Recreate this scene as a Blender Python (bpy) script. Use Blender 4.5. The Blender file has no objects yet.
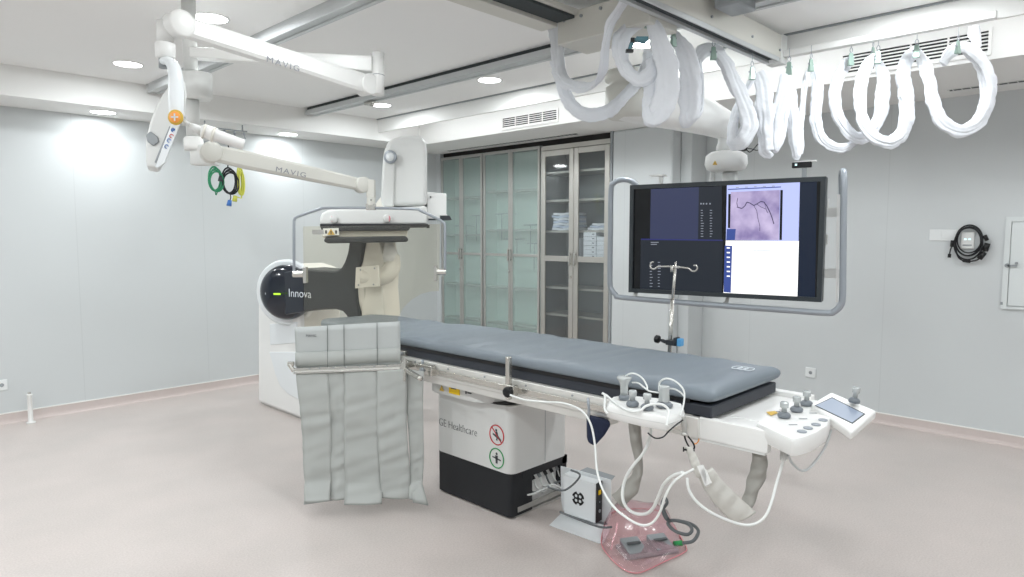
import bpy, bmesh, math, random
from mathutils import Vector, Matrix, noise
random.seed(7)
S = bpy.context.scene
COL = S.collection
V = Vector
PI = math.pi

# ------------------------------------------------------------------ camera (surveyed from the room's vanishing points)
F, PX, PY, EYE = 667.0, 512.0, 288.5, 1.6
PITCH = math.atan(53.5 / F)
HEAD = math.atan(648 * math.cos(PITCH) / F)
FW = V((math.cos(HEAD) * math.cos(PITCH), math.sin(HEAD) * math.cos(PITCH), -math.sin(PITCH)))
RT = V((math.sin(HEAD), -math.cos(HEAD), 0))
UP = RT.cross(FW)
CAM = V((0, 0, EYE))
FH = V((math.cos(HEAD), math.sin(HEAD), 0))      # horizontal forward
def ray(x, y): return FW + RT * ((x - PX) / F) - UP * ((y - PY) / F)
def at(x, y, D): return CAM + ray(x, y) * D
def onax(x, y, ax, v):
    d = ray(x, y); return CAM + d * ((v - CAM[ax]) / d[ax])
def onX(x, y, v): return onax(x, y, 0, v)
def onY(x, y, v): return onax(x, y, 1, v)
def onZ(x, y, v): return onax(x, y, 2, v)
def onp(x, y, p0, n):
    d = ray(x, y); return CAM + d * ((p0 - CAM).dot(n) / d.dot(n))

cam = bpy.data.cameras.new('camera'); camo = bpy.data.objects.new('camera', cam); COL.objects.link(camo)
cam.sensor_width = 36; cam.lens = F / 1024 * 36; cam.clip_start = 0.05
m = Matrix((RT, UP, -FW)).transposed().to_4x4(); m.translation = CAM
camo.matrix_world = m
S.camera = camo

# ------------------------------------------------------------------ materials
def lin(c):
    return tuple(((v / 255) / 12.92 if v / 255 <= 0.04045 else ((v / 255 + 0.055) / 1.055) ** 2.4) for v in c) + (1,)
M = {}
def mat(name, c, rough=0.5, metal=0.0, spec=0.5, var=0.03, scale=6.0, bump=0.0, bscale=40.0, trans=0.0, alpha=1.0, emit=None, es=1.0, coat=0.0, ior=1.45, c2=None):
    m = bpy.data.materials.new(name); m.use_nodes = True
    nt = m.node_tree; b = nt.nodes['Principled BSDF']
    base = lin(c)
    if emit is not None:
        b.inputs['Base Color'].default_value = (0, 0, 0, 1)
        b.inputs['Emission Color'].default_value = lin(emit); b.inputs['Emission Strength'].default_value = es
        b.inputs['Roughness'].default_value = 0.3
    else:
        tc = nt.nodes.new('ShaderNodeTexCoord'); nz = nt.nodes.new('ShaderNodeTexNoise')
        nz.inputs['Scale'].default_value = scale; nz.inputs['Detail'].default_value = 4
        nt.links.new(tc.outputs['Object'], nz.inputs['Vector'])
        mx = nt.nodes.new('ShaderNodeMix'); mx.data_type = 'RGBA'
        nt.links.new(nz.outputs['Fac'], mx.inputs['Factor'])
        d = lin(c2) if c2 else tuple(v * (1 - var * 2) for v in base[:3]) + (1,)
        mx.inputs['A'].default_value = d
        mx.inputs['B'].default_value = base if c2 else tuple(min(1, v * (1 + var)) for v in base[:3]) + (1,)
        nt.links.new(mx.outputs['Result'], b.inputs['Base Color'])
        b.inputs['Roughness'].default_value = rough
    b.inputs['Metallic'].default_value = metal
    b.inputs['Specular IOR Level'].default_value = spec
    b.inputs['IOR'].default_value = ior
    b.inputs['Transmission Weight'].default_value = trans
    b.inputs['Coat Weight'].default_value = coat
    b.inputs['Alpha'].default_value = alpha
    if bump:
        tc = nt.nodes.new('ShaderNodeTexCoord'); n2 = nt.nodes.new('ShaderNodeTexNoise'); n2.inputs['Scale'].default_value = bscale
        nt.links.new(tc.outputs['Object'], n2.inputs['Vector'])
        bp = nt.nodes.new('ShaderNodeBump'); bp.inputs['Strength'].default_value = bump; bp.inputs['Distance'].default_value = 0.01
        nt.links.new(n2.outputs['Fac'], bp.inputs['Height']); nt.links.new(bp.outputs['Normal'], b.inputs['Normal'])
    M[name] = m
    return m

mat('enamel', (234, 234, 232), 0.32, var=0.01)
mat('enamel_warm', (226, 223, 214), 0.35, var=0.01)
mat('enamel_grey', (216, 217, 215), 0.4, var=0.01)
mat('enamel_cool', (228, 232, 234), 0.3, var=0.01)
mat('beige_metal', (208, 207, 200), 0.45, var=0.01)
mat('plastic_grey', (150, 155, 158), 0.45)
mat('plastic_dark', (52, 58, 62), 0.35)
mat('knob_grey', (118, 124, 130), 0.3)
mat('clear_knob', (190, 194, 194), 0.15, metal=0.25)
mat('navy_gloss', (20, 27, 40), 0.18, coat=0.5)
mat('slate', (44, 49, 54), 0.42)
mat('black', (18, 19, 21), 0.4)
mat('black_rubber', (30, 32, 36), 0.55)
mat('steel', (205, 203, 197), 0.26, metal=0.9, var=0.03)
mat('brushed', (224, 223, 219), 0.4, metal=0.45, var=0.03)
mat('alu', (188, 187, 183), 0.42, metal=0.6, var=0.02)
mat('alu_rail', (196, 199, 200), 0.35, metal=0.25)
mat('tube_grey', (160, 166, 173), 0.28, metal=0.3)
mat('cabinet_steel', (196, 193, 187), 0.3, metal=0.75, var=0.03)
mat('pale_green', (214, 225, 222), 0.6)
mat('steel_inside', (140, 146, 150), 0.4, metal=0.4)
mat('mattress', (122, 131, 139), 0.48, var=0.03, scale=3, bump=0.25, bscale=5)
mat('mattress_dark', (46, 50, 58), 0.5)
mat('lead_vinyl', (170, 173, 170), 0.5, var=0.02, scale=3, bump=0.35, bscale=4)
mat('lead_vinyl_top', (178, 182, 181), 0.4, var=0.02)
mat('seam', (108, 113, 111), 0.7)
mat('sleeve', (224, 227, 232), 0.75, var=0.02, bump=0.7, bscale=16)
mat('fabric_grey', (160, 158, 152), 0.85, bump=0.3, bscale=40)
mat('fabric_pale', (204, 202, 196), 0.8, bump=0.3, bscale=30)
mat('cable_white', (228, 230, 228), 0.45)
mat('cable_grey', (92, 96, 98), 0.5)
mat('cable_black', (25, 27, 30), 0.5)
mat('clip_green', (150, 172, 162), 0.4, metal=0.3)
mat('clip_teal', (92, 128, 138), 0.3, metal=0.6)
mat('green_cable', (40, 130, 90), 0.45)
mat('green', (40, 150, 80), 0.45)
mat('yellow_cable', (206, 208, 90), 0.5)
mat('blue_plug', (60, 110, 180), 0.4)
mat('bright_blue', (90, 160, 210), 0.4)
mat('yellow', (240, 200, 20), 0.5, var=0.0)
mat('hazard', (206, 170, 70), 0.5, var=0.0)
mat('orange', (238, 160, 80), 0.4, var=0.0)
mat('red', (200, 62, 66), 0.5, var=0.0)
mat('pink_mark', (222, 150, 156), 0.5, var=0.0)
mat('navy_cloth', (34, 42, 66), 0.85, bump=0.5, bscale=60)
mat('dark_text', (70, 72, 76), 0.6, var=0.0)
mat('grey_text', (140, 142, 148), 0.6, var=0.0)
mat('white_text', (214, 220, 226), 0.6, var=0.0)
mat('paper', (228, 232, 238), 0.8, var=0.02)
mat('paper_blue', (196, 208, 228), 0.8, var=0.02)
mat('slot_dark', (60, 66, 68), 0.8)
mat('gap_shade', (48, 46, 44), 0.9)
mat('outlet', (226, 229, 229), 0.4, var=0.0)
mat('panel_door', (212, 217, 217), 0.45, var=0.005)
mat('ceiling_paint', (240, 240, 239), 0.8, var=0.004, scale=1.5)
mat('soffit_paint', (234, 234, 232), 0.7, var=0.004, scale=1.5)
mat('skirting', (204, 192, 188), 0.5, var=0.03, scale=30)
mat('skirting_top', (238, 236, 232), 0.4)
mat('lamp_glow', (0, 0, 0), emit=(252, 254, 255), es=9.0)
mat('cove_glow', (0, 0, 0), emit=(250, 253, 255), es=8.0)
mat('led_green', (0, 0, 0), emit=(190, 255, 60), es=1.3)
mat('led_white', (0, 0, 0), emit=(220, 250, 255), es=1.3)
mat('screen_dark', (0, 0, 0), emit=(30, 36, 46), es=0.9)
mat('screen_navy', (0, 0, 0), emit=(50, 56, 86), es=0.95)
mat('screen_right', (0, 0, 0), emit=(10, 24, 46), es=1.0)
mat('screen_black', (8, 10, 16), 0.2)
mat('screen_white', (0, 0, 0), emit=(255, 255, 255), es=1.15)
mat('screen_lilac', (0, 0, 0), emit=(186, 196, 250), es=1.0)
mat('screen_blue', (0, 0, 0), emit=(56, 76, 146), es=1.0)
mat('screen_line', (0, 0, 0), emit=(40, 44, 110), es=1.0)
mat('screen_text', (0, 0, 0), emit=(170, 176, 190), es=0.7)
mat('screen_vessel', (0, 0, 0), emit=(56, 48, 84), es=1.0)
mat('touch_face', (0, 0, 0), emit=(158, 172, 192), es=0.9)

def xray_mat():
    m = bpy.data.materials.new('screen_xray'); m.use_nodes = True; nt = m.node_tree; b = nt.nodes['Principled BSDF']
    tc = nt.nodes.new('ShaderNodeTexCoord'); nz = nt.nodes.new('ShaderNodeTexNoise'); nz.inputs['Scale'].default_value = 7; nz.inputs['Detail'].default_value = 8
    nt.links.new(tc.outputs['Object'], nz.inputs['Vector'])
    r = nt.nodes.new('ShaderNodeValToRGB'); r.color_ramp.elements[0].position = 0.3; r.color_ramp.elements[0].color = lin((118, 104, 160))
    r.color_ramp.elements[1].position = 0.68; r.color_ramp.elements[1].color = lin((205, 192, 226))
    nt.links.new(nz.outputs['Fac'], r.inputs['Fac']); b.inputs['Base Color'].default_value = (0, 0, 0, 1)
    nt.links.new(r.outputs['Color'], b.inputs['Emission Color']); b.inputs['Emission Strength'].default_value = 0.95
    M['screen_xray'] = m
xray_mat()
def glass_mat(name, tint, fac, rough=0.02, gl=0.1):
    """thin sheet: tinted straight-through glass with a weak mirror of the room"""
    m = bpy.data.materials.new(name); m.use_nodes = True; nt = m.node_tree; nt.nodes.remove(nt.nodes['Principled BSDF'])
    out = nt.nodes['Material Output']
    t = nt.nodes.new('ShaderNodeBsdfTransparent'); t.inputs['Color'].default_value = lin(tint)
    g = nt.nodes.new('ShaderNodeBsdfGlossy'); g.inputs['Roughness'].default_value = rough
    d = nt.nodes.new('ShaderNodeBsdfDiffuse'); d.inputs['Color'].default_value = lin(tint)
    a = nt.nodes.new('ShaderNodeMixShader'); a.inputs['Fac'].default_value = fac
    nt.links.new(t.outputs[0], a.inputs[1]); nt.links.new(d.outputs[0], a.inputs[2])
    lw = nt.nodes.new('ShaderNodeLayerWeight'); lw.inputs['Blend'].default_value = 0.5
    pw = nt.nodes.new('ShaderNodeMath'); pw.operation = 'POWER'; pw.inputs[1].default_value = 5; nt.links.new(lw.outputs['Facing'], pw.inputs[0])
    s = nt.nodes.new('ShaderNodeMath'); s.operation = 'MULTIPLY_ADD'; s.inputs[1].default_value = 0.9; s.inputs[2].default_value = gl
    nt.links.new(pw.outputs[0], s.inputs[0])
    bx = nt.nodes.new('ShaderNodeMixShader'); nt.links.new(s.outputs[0], bx.inputs['Fac'])
    nt.links.new(a.outputs[0], bx.inputs[1]); nt.links.new(g.outputs[0], bx.inputs[2])
    nt.links.new(bx.outputs[0], out.inputs['Surface']); M[name] = m
glass_mat('cab_glass_green', (240, 247, 245), 0.16, 0.06, 0.05)
glass_mat('cab_glass_clear', (244, 246, 246), 0.03, 0.05, 0.05)
glass_mat('lead_glass', (252, 250, 244), 0.015, 0.02, 0.01)
glass_mat('pink_film', (252, 228, 232), 0.10, 0.15, 0.10)

def floor_mat():
    m = bpy.data.materials.new('floor_vinyl'); m.use_nodes = True; nt = m.node_tree; b = nt.nodes['Principled BSDF']
    tc = nt.nodes.new('ShaderNodeTexCoord')
    def nz(s, d): 
        n = nt.nodes.new('ShaderNodeTexNoise'); n.inputs['Scale'].default_value = s; n.inputs['Detail'].default_value = d
        nt.links.new(tc.outputs['Object'], n.inputs['Vector']); return n
    def ramp(n, p0, c0, p1, c1):
        r = nt.nodes.new('ShaderNodeValToRGB'); e = r.color_ramp.elements
        e[0].position = p0; e[0].color = lin(c0); e[1].position = p1; e[1].color = lin(c1); nt.links.new(n.outputs['Fac'], r.inputs['Fac']); return r
    a = ramp(nz(110, 2), 0.32, (192, 184, 181), 0.66, (204, 197, 194))
    c = ramp(nz(2.2, 5), 0.3, (244, 243, 241), 0.7, (255, 252, 250))
    mx = nt.nodes.new('ShaderNodeMix'); mx.data_type = 'RGBA'; mx.blend_type = 'MULTIPLY'; mx.inputs['Factor'].default_value = 1
    nt.links.new(a.outputs[0], mx.inputs['A']); nt.links.new(c.outputs[0], mx.inputs['B']); nt.links.new(mx.outputs['Result'], b.inputs['Base Color'])
    b.inputs['Roughness'].default_value = 0.34; b.inputs['Specular IOR Level'].default_value = 0.4
    n3 = nz(3.5, 3); mr = nt.nodes.new('ShaderNodeMapRange'); mr.inputs['To Min'].default_value = 0.26; mr.inputs['To Max'].default_value = 0.44
    nt.links.new(n3.outputs['Fac'], mr.inputs['Value']); nt.links.new(mr.outputs[0], b.inputs['Roughness'])
    M['floor_vinyl'] = m
floor_mat()
def wall_mat(name, axis, first, pitch, c=(203, 207, 208)):
    """coated steel wall panels: a fine joint every `pitch` metres along the wall"""
    m = bpy.data.materials.new(name); m.use_nodes = True; nt = m.node_tree; b = nt.nodes['Principled BSDF']
    tc = nt.nodes.new('ShaderNodeTexCoord'); sx = nt.nodes.new('ShaderNodeSeparateXYZ'); nt.links.new(tc.outputs['Object'], sx.inputs[0])
    def mth(op, a, bv=None, cv=None):
        n = nt.nodes.new('ShaderNodeMath'); n.operation = op; nt.links.new(a, n.inputs[0])
        if bv is not None: n.inputs[1].default_value = bv
        if cv is not None: n.inputs[2].default_value = cv
        return n.outputs[0]
    v = mth('ADD', sx.outputs[axis], -first + 20 * pitch); v = mth('MODULO', v, pitch); v = mth('LESS_THAN', v, 0.007)
    mx = nt.nodes.new('ShaderNodeMix'); mx.data_type = 'RGBA'; nt.links.new(v, mx.inputs['Factor'])
    mx.inputs['A'].default_value = lin(c); mx.inputs['B'].default_value = lin(tuple(x - 6 for x in c))
    nt.links.new(mx.outputs['Result'], b.inputs['Base Color']); b.inputs['Roughness'].default_value = 0.42; b.inputs['Specular IOR Level'].default_value = 0.4
    M[name] = m
wall_mat('wall_panels_x', 0, 1.59, 1.11)
wall_mat('wall_panels_y', 1, 1.64, 1.16)

# ------------------------------------------------------------------ mesh builders
class MB:
    def __init__(s): s.v = []; s.f = []; s.mi = []; s.mats = []; s.cur = 0; s.smooth = []; s.sm = False
    def use(s, matname):
        if matname not in s.mats: s.mats.append(matname)
        s.cur = s.mats.index(matname); return s
    def face(s, idx, smooth=None):
        s.f.append(idx); s.mi.append(s.cur); s.smooth.append(s.sm if smooth is None else smooth)
    def box(s, a, b):
        x0, y0, z0 = (min(a[i], b[i]) for i in range(3)); x1, y1, z1 = (max(a[i], b[i]) for i in range(3))
        return s.hexa([(x0, y0, z0), (x1, y0, z0), (x1, y1, z0), (x0, y1, z0), (x0, y0, z1), (x1, y0, z1), (x1, y1, z1), (x0, y1, z1)])
    def hexa(s, p):
        n = len(s.v); s.v += [V(q) for q in p]
        for f in ((0, 3, 2, 1), (4, 5, 6, 7), (0, 1, 5, 4), (1, 2, 6, 5), (2, 3, 7, 6), (3, 0, 4, 7)): s.face([n + i for i in f])
        return s
    def obox(s, c, ux, uy, uz):
        """box from its centre and three half-extent vectors"""
        c, ux, uy, uz = V(c), V(ux), V(uy), V(uz)
        return s.hexa([c - ux - uy - uz, c + ux - uy - uz, c + ux + uy - uz, c - ux + uy - uz, c - ux - uy + uz, c + ux - uy + uz, c + ux + uy + uz, c - ux + uy + uz])
    def prism(s, pts, d):
        """closed outline pts, extruded by the vector d"""
        n = len(s.v); k = len(pts); d = V(d); s.v += [V(p) for p in pts] + [V(p) + d for p in pts]
        s.face(list(range(n, n + k))[::-1], False); s.face(list(range(n + k, n + 2 * k)), False)
        for i in range(k): s.face([n + i, n + (i + 1) % k, n + k + (i + 1) % k, n + k + i])
        return s
    def quad(s, *p):
        n = len(s.v); s.v += [V(q) for q in p]; s.face(list(range(n, n + len(p)))); return s
    def ring(s, c, a, b, k):
        n = len(s.v)
        for i in range(k): t = 2 * PI * i / k; s.v.append(c + a * math.cos(t) + b * math.sin(t))
        return n
    def lathe(s, c, axis, prof, k=24, cap=True):
        """prof: list of (distance along axis, radius)"""
        c = V(c); ax = V(axis).normalized(); a = ax.orthogonal().normalized(); b = ax.cross(a); old = s.sm
        r0 = None
        for i, (h, r) in enumerate(prof):
            n = s.ring(c + ax * h, a * r, b * r, k)
            if i == 0 and cap and r > 1e-6: s.face(list(range(n, n + k))[::-1], False)
            if r0 is not None:
                for j in range(k): s.face([r0 + j, r0 + (j + 1) % k, n + (j + 1) % k, n + j], True)
            r0 = n
        if cap and prof[-1][1] > 1e-6: s.face(list(range(r0, r0 + k)), False)
        return s
    def cyl(s, p, q, r, r2=None, k=16):
        p, q = V(p), V(q); return s.lathe(p, q - p, [(0, r), ((q - p).length, r if r2 is None else r2)], k)
    def tube(s, pts, r, k=10, n=8, flat=1.0, wob=0.0, wf=10.0, closed=False, raw=False):
        """swept tube through pts (Catmull-Rom); r number or list; flat squashes one axis; wob wrinkles it"""
        pts = [V(p) for p in pts]
        rr = r if isinstance(r, (list, tuple)) else [r] * len(pts)
        P, R = [], []
        if raw: P, R = pts, list(rr)
        else:
            m = len(pts)
            for i in range(m if closed else m - 1):
                if closed: a, b, c, d = pts[(i - 1) % m], pts[i], pts[(i + 1) % m], pts[(i + 2) % m]; rb, rc = rr[i], rr[(i + 1) % m]
                else: a, b, c, d = pts[max(i - 1, 0)], pts[i], pts[i + 1], pts[min(i + 2, m - 1)]; rb, rc = rr[i], rr[i + 1]
                for j in range(n):
                    t = j / n
                    P.append(0.5 * ((2 * b) + (c - a) * t + (2 * a - 5 * b + 4 * c - d) * t * t + (3 * b - a - 3 * c + d) * t ** 3)); R.append(rb + (rc - rb) * t)
            if not closed: P.append(pts[-1]); R.append(rr[-1])
        L = len(P); nrm = None; base = len(s.v)
        for i in range(L):
            if closed: tg = P[(i + 1) % L] - P[i - 1]
            else: tg = P[min(i + 1, L - 1)] - P[max(i - 1, 0)]
            if tg.length < 1e-9: tg = V((0, 0, 1))
            tg.normalize()
            if nrm is None:
                nrm = (RT.cross(tg)).normalized() if abs(RT.dot(tg)) < 0.95 else tg.orthogonal().normalized()
            nrm = (nrm - tg * nrm.dot(tg)); nrm = nrm.normalized() if nrm.length > 1e-6 else tg.orthogonal().normalized()
            bn = tg.cross(nrm)
            for j in range(k):
                t = 2 * PI * j / k; q = nrm * math.cos(t) * flat + bn * math.sin(t)
                rad = R[i]
                if wob:
                    w = P[i] + q * R[i]; rad *= 1 + wob * noise.noise(V((w.x * wf, w.y * wf, w.z * wf))) * 1.5 + wob * 0.8 * noise.noise(w * wf * 2.9)
                    if k >= 24: rad *= 1 + .2 * math.sin(3 * t + 3.5 * noise.noise(P[i] * 3)) + .08 * math.sin(9 * t + 5 * noise.noise(P[i] * 5 + V((3, 1, 2))))
                s.v.append(P[i] + q * rad)
        for i in range(L if closed else L - 1):
            a = base + i * k; b = base + ((i + 1) % L) * k
            for j in range(k): s.face([a + j, a + (j + 1) % k, b + (j + 1) % k, b + j], True)
        if not closed:
            s.face(list(range(base, base + k))[::-1], False); s.face(list(range(base + (L - 1) * k, base + L * k)), False)
        return s
    def ball(s, c, rx, ry=None, rz=None, ku=16, kv=10, axes=None):
        c = V(c); ry = ry or rx; rz = rz or rx; ax = axes or (V((1, 0, 0)), V((0, 1, 0)), V((0, 0, 1))); base = len(s.v)
        for i in range(1, kv):
            ph = PI * i / kv
            for j in range(ku):
                t = 2 * PI * j / ku; s.v.append(c + ax[0] * rx * math.sin(ph) * math.cos(t) + ax[1] * ry * math.sin(ph) * math.sin(t) + ax[2] * rz * math.cos(ph))
        top = len(s.v); s.v.append(c + ax[2] * rz); s.v.append(c - ax[2] * rz)
        for i in range(kv - 2):
            for j in range(ku): a = base + i * ku; s.face([a + j, a + ku + j, a + ku + (j + 1) % ku, a + (j + 1) % ku], True)
        for j in range(ku):
            s.face([top, base + j, base + (j + 1) % ku], True); b = base + (kv - 2) * ku; s.face([top + 1, b + (j + 1) % ku, b + j], True)
        return s
    def grid(s, fn, nu, nv, thick=None, smooth=True):
        """sheet fn(u,v); thick = vector function or constant vector gives it a back"""
        base = len(s.v)
        for i in range(nu + 1):
            for j in range(nv + 1): s.v.append(V(fn(i / nu, j / nv)))
        w = nv + 1
        for i in range(nu):
            for j in range(nv): s.face([base + i * w + j, base + (i + 1) * w + j, base + (i + 1) * w + j + 1, base + i * w + j + 1], smooth)
        if thick is not None:
            b2 = len(s.v)
            for i in range((nu + 1) * (nv + 1)): s.v.append(s.v[base + i] + V(thick))
            for i in range(nu):
                for j in range(nv): s.face([b2 + i * w + j, b2 + i * w + j + 1, b2 + (i + 1) * w + j + 1, b2 + (i + 1) * w + j], smooth)
            for i in range(nu):
                s.face([base + i * w, b2 + i * w, b2 + (i + 1) * w, base + (i + 1) * w], False)
                s.face([base + i * w + nv, base + (i + 1) * w + nv, b2 + (i + 1) * w + nv, b2 + i * w + nv], False)
            for j in range(nv):
                s.face([base + j, base + j + 1, b2 + j + 1, b2 + j], False)
                e = nu * w; s.face([base + e + j, b2 + e + j, b2 + e + j + 1, base + e + j + 1], False)
        return s

def tag(o, label=None, cat=None, group=None, kind=None):
    if label: o['label'] = label
    if cat: o['category'] = cat
    if group: o['group'] = group
    if kind: o['kind'] = kind
    return o
SPLIT = {'bolt', 'screw', 'connector', 'seam', 'socket_face', 'light', 'print', 'rail_clamp', 'clamp_knob', 'cable_channel', 'frame_bracket', 'button', 'top_bracket', 'bent_flange', 'rating_label', 'grip', 'floor_foot', 'junction_panel'}
def build(name, mb, *a, **k):
    if name not in SPLIT: return build1(name, mb, *a, **k)
    par = list(range(len(mb.v)))
    def find(i):
        while par[i] != i: par[i] = par[par[i]]; i = par[i]
        return i
    for f in mb.f:
        for q in f[1:]: par[find(q)] = find(f[0])
    groups = {}
    for fi, f in enumerate(mb.f): groups.setdefault(find(f[0]), []).append(fi)
    if len(groups) < 2: return build1(name, mb, *a, **k)
    last = None
    for fs in groups.values():
        m2 = MB(); m2.mats = list(mb.mats); mp_ = {}
        for fi in fs:
            idx = []
            for q in mb.f[fi]:
                if q not in mp_: mp_[q] = len(m2.v); m2.v.append(mb.v[q])
                idx.append(mp_[q])
            m2.f.append(idx); m2.mi.append(mb.mi[fi]); m2.smooth.append(mb.smooth[fi])
        last = build1(name, m2, *a, **k)
    return last
def build1(name, mb, matname=None, parent=None, bevel=0.0, seg=2, smooth=None, label=None, cat=None, group=None, kind=None, local=False):
    me = bpy.data.meshes.new(name); me.from_pydata(mb.v, [], mb.f)
    if mb.mats:
        for q in mb.mats: me.materials.append(M[q])
        me.polygons.foreach_set('material_index', mb.mi)
    else: me.materials.append(M[matname])
    me.polygons.foreach_set('use_smooth', [smooth if smooth is not None else q for q in mb.smooth])
    me.update()
    b = bmesh.new(); b.from_mesh(me); bmesh.ops.recalc_face_normals(b, faces=b.faces); b.to_mesh(me); b.free()
    o = bpy.data.objects.new(name, me); COL.objects.link(o)
    if parent is not None:
        o.parent = parent
        if not local and 'inv' in INV.get(parent.name, {}): o.matrix_parent_inverse = INV[parent.name]['inv']
    if bevel:
        md = o.modifiers.new('bevel', 'BEVEL'); md.width = bevel; md.segments = seg; md.limit_method = 'ANGLE'; md.angle_limit = math.radians(40)
        md.harden_normals = False
        me.polygons.foreach_set('use_smooth', [True] * len(me.polygons)); me.set_sharp_from_angle(angle=math.radians(50))
    tag(o, label, cat, group, kind)
    return o
INV = {}
def thing(name, label, cat, loc=(0, 0, 0), rotz=0.0, group=None):
    o = bpy.data.objects.new(name, None); COL.objects.link(o); o.empty_display_size = 0.1
    o.location = loc; o.rotation_euler = (0, 0, rotz); tag(o, label, cat, group)
    INV[o.name] = {'inv': (Matrix.Translation(V(loc)) @ Matrix.Rotation(rotz, 4, 'Z')).inverted()}
    return o
def dup(root, loc, rotz=None, label=None):
    r = root.copy(); COL.objects.link(r); r.location = loc
    if rotz is not None: r.rotation_euler = (0, 0, rotz)
    if label: r['label'] = label
    for ch in list(root.children):
        c = ch.copy(); COL.objects.link(c); c.parent = r
        for g in list(ch.children):
            d = g.copy(); COL.objects.link(d); d.parent = c
    return r
def text(name, s, size, origin, ux, uy, matname, parent, ext=0.0006, spacing=1.0, bold=0.0, width=None):
    """lettering on a surface: origin lower left, ux reading direction, uy up"""
    cu = bpy.data.curves.new(name, 'FONT'); cu.body = s; cu.size = size; cu.extrude = ext; cu.space_character = spacing; cu.offset = bold
    o = bpy.data.objects.new(name, cu); cu.materials.append(M[matname]); COL.objects.link(o)
    if width:
        bpy.context.view_layer.update(); sx_ = width / max(o.dimensions.x, 1e-4)
    else: sx_ = 1
    ux = V(ux).normalized(); uy = V(uy); uy = (uy - ux * uy.dot(ux)).normalized(); uz = ux.cross(uy)
    mw = Matrix((ux, uy, uz)).transposed().to_4x4(); mw = mw @ Matrix.Diagonal((sx_, 1, 1, 1)); mw.translation = V(origin)
    inv = INV.get(parent.name, {}).get('inv', Matrix.Identity(4))
    bpy.context.view_layer.update()
    me = bpy.data.meshes.new_from_object(o, depsgraph=bpy.context.evaluated_depsgraph_get()); bpy.data.objects.remove(o)
    o = bpy.data.objects.new(name, me); COL.objects.link(o)
    o.parent = parent; o.matrix_basis = inv @ mw
    return o
def arc(c, r, a0, a1, u, v, n=8):
    return [V(c) + V(u) * r * math.cos(a0 + (a1 - a0) * i / n) + V(v) * r * math.sin(a0 + (a1 - a0) * i / n) for i in range(n + 1)]
Z1 = V((0, 0, 1))

# ================================================================== THE SETTING
CZ, SZ = 2.905, 2.67           # ceiling, soffit underside
YL, XR, XC = 6.97, 6.2, 5.75   # left wall, right wall, cabinet line
b = MB().box((-3, -4.2, -0.1), (XR + .3, YL + .2, 0)); build('floor', b, 'floor_vinyl', kind='structure')
b = MB().box((-3, -4.2, CZ), (5.3, YL + .2, CZ + .1)); build('ceiling', b, 'ceiling_paint', kind='structure')
b = MB().box((-3, YL, 0), (XR + .3, YL + .15, 3)); build('wall_left', b, 'wall_panels_x', kind='structure')
b = MB().box((XR, -4.2, 0), (XR + .15, YL, 3)); build('wall_right', b, 'wall_panels_y', kind='structure')
b = MB().box((-3.1, -4.2, 0), (-3, YL, 3)); build('wall_rear', b, 'wall_panels_y', kind='structure')
b = MB().box((-3, -4.3, 0), (XR + .3, -4.2, 3)); build('wall_near', b, 'wall_panels_x', kind='structure')
b = MB().box((XC, 3.42, 0), (XR, 4.12, SZ)); build('wall_pier', b, 'wall_panels_y', bevel=0.02, kind='structure')
b = MB().box((XC + .16, 3.30, 0), (XR, 3.42, SZ)); build('wall_pier_step', b, 'wall_panels_y', bevel=0.01, kind='structure')
b = MB().box((XC, 6.89, 0), (XR, YL, SZ)); build('wall_corner', b, 'wall_panels_y', kind='structure')
# dropped soffits round the recessed ceiling
b = MB().box((-3, 6.42, SZ), (5.04, YL, CZ)); build('ceiling_soffit_left', b, 'soffit_paint', kind='structure')
b = MB().box((5.04, -4.2, SZ), (XR, YL, CZ + .1)); build('ceiling_soffit_right', b, 'soffit_paint', kind='structure')
b = MB().box((4.45, -4.2, 2.755), (4.475, 6.42, CZ)); build('ceiling_fascia', b, 'soffit_paint', kind='structure')
b = MB().box((4.435, -4.2, CZ - .012), (4.45, 6.42, CZ - .001)); build('ceiling_shadow_gap', b, 'plastic_grey', kind='structure')
# skirting, coved from the floor vinyl, with a pale capping bead
def skirting(name, p, q, nrm):
    p, q, nrm = V(p), V(q), V(nrm); d = (q - p)
    b = MB().use('skirting')
    prof = [(0.0, 0.085), (0.008, 0.085), (0.010, 0.03), (0.016, 0.012), (0.032, 0.002), (0.032, 0.0), (0, 0)]
    b.prism([p + nrm * a + Z1 * z for a, z in prof], d)
    b.use('skirting_top').prism([p + nrm * a + Z1 * z for a, z in [(0, .084), (.011, .084), (.011, .092), (0, .092)]], d)
    build(name, b, kind='structure')
skirting('baseboard_left', (-3, YL, 0), (XC, YL, 0), (0, -1, 0))
skirting('baseboard_right', (XR, -4.2, 0), (XR, 3.30, 0), (-1, 0, 0))
skirting('baseboard_pier', (XC, 3.42, 0), (XC, 4.12, 0), (-1, 0, 0))

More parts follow.
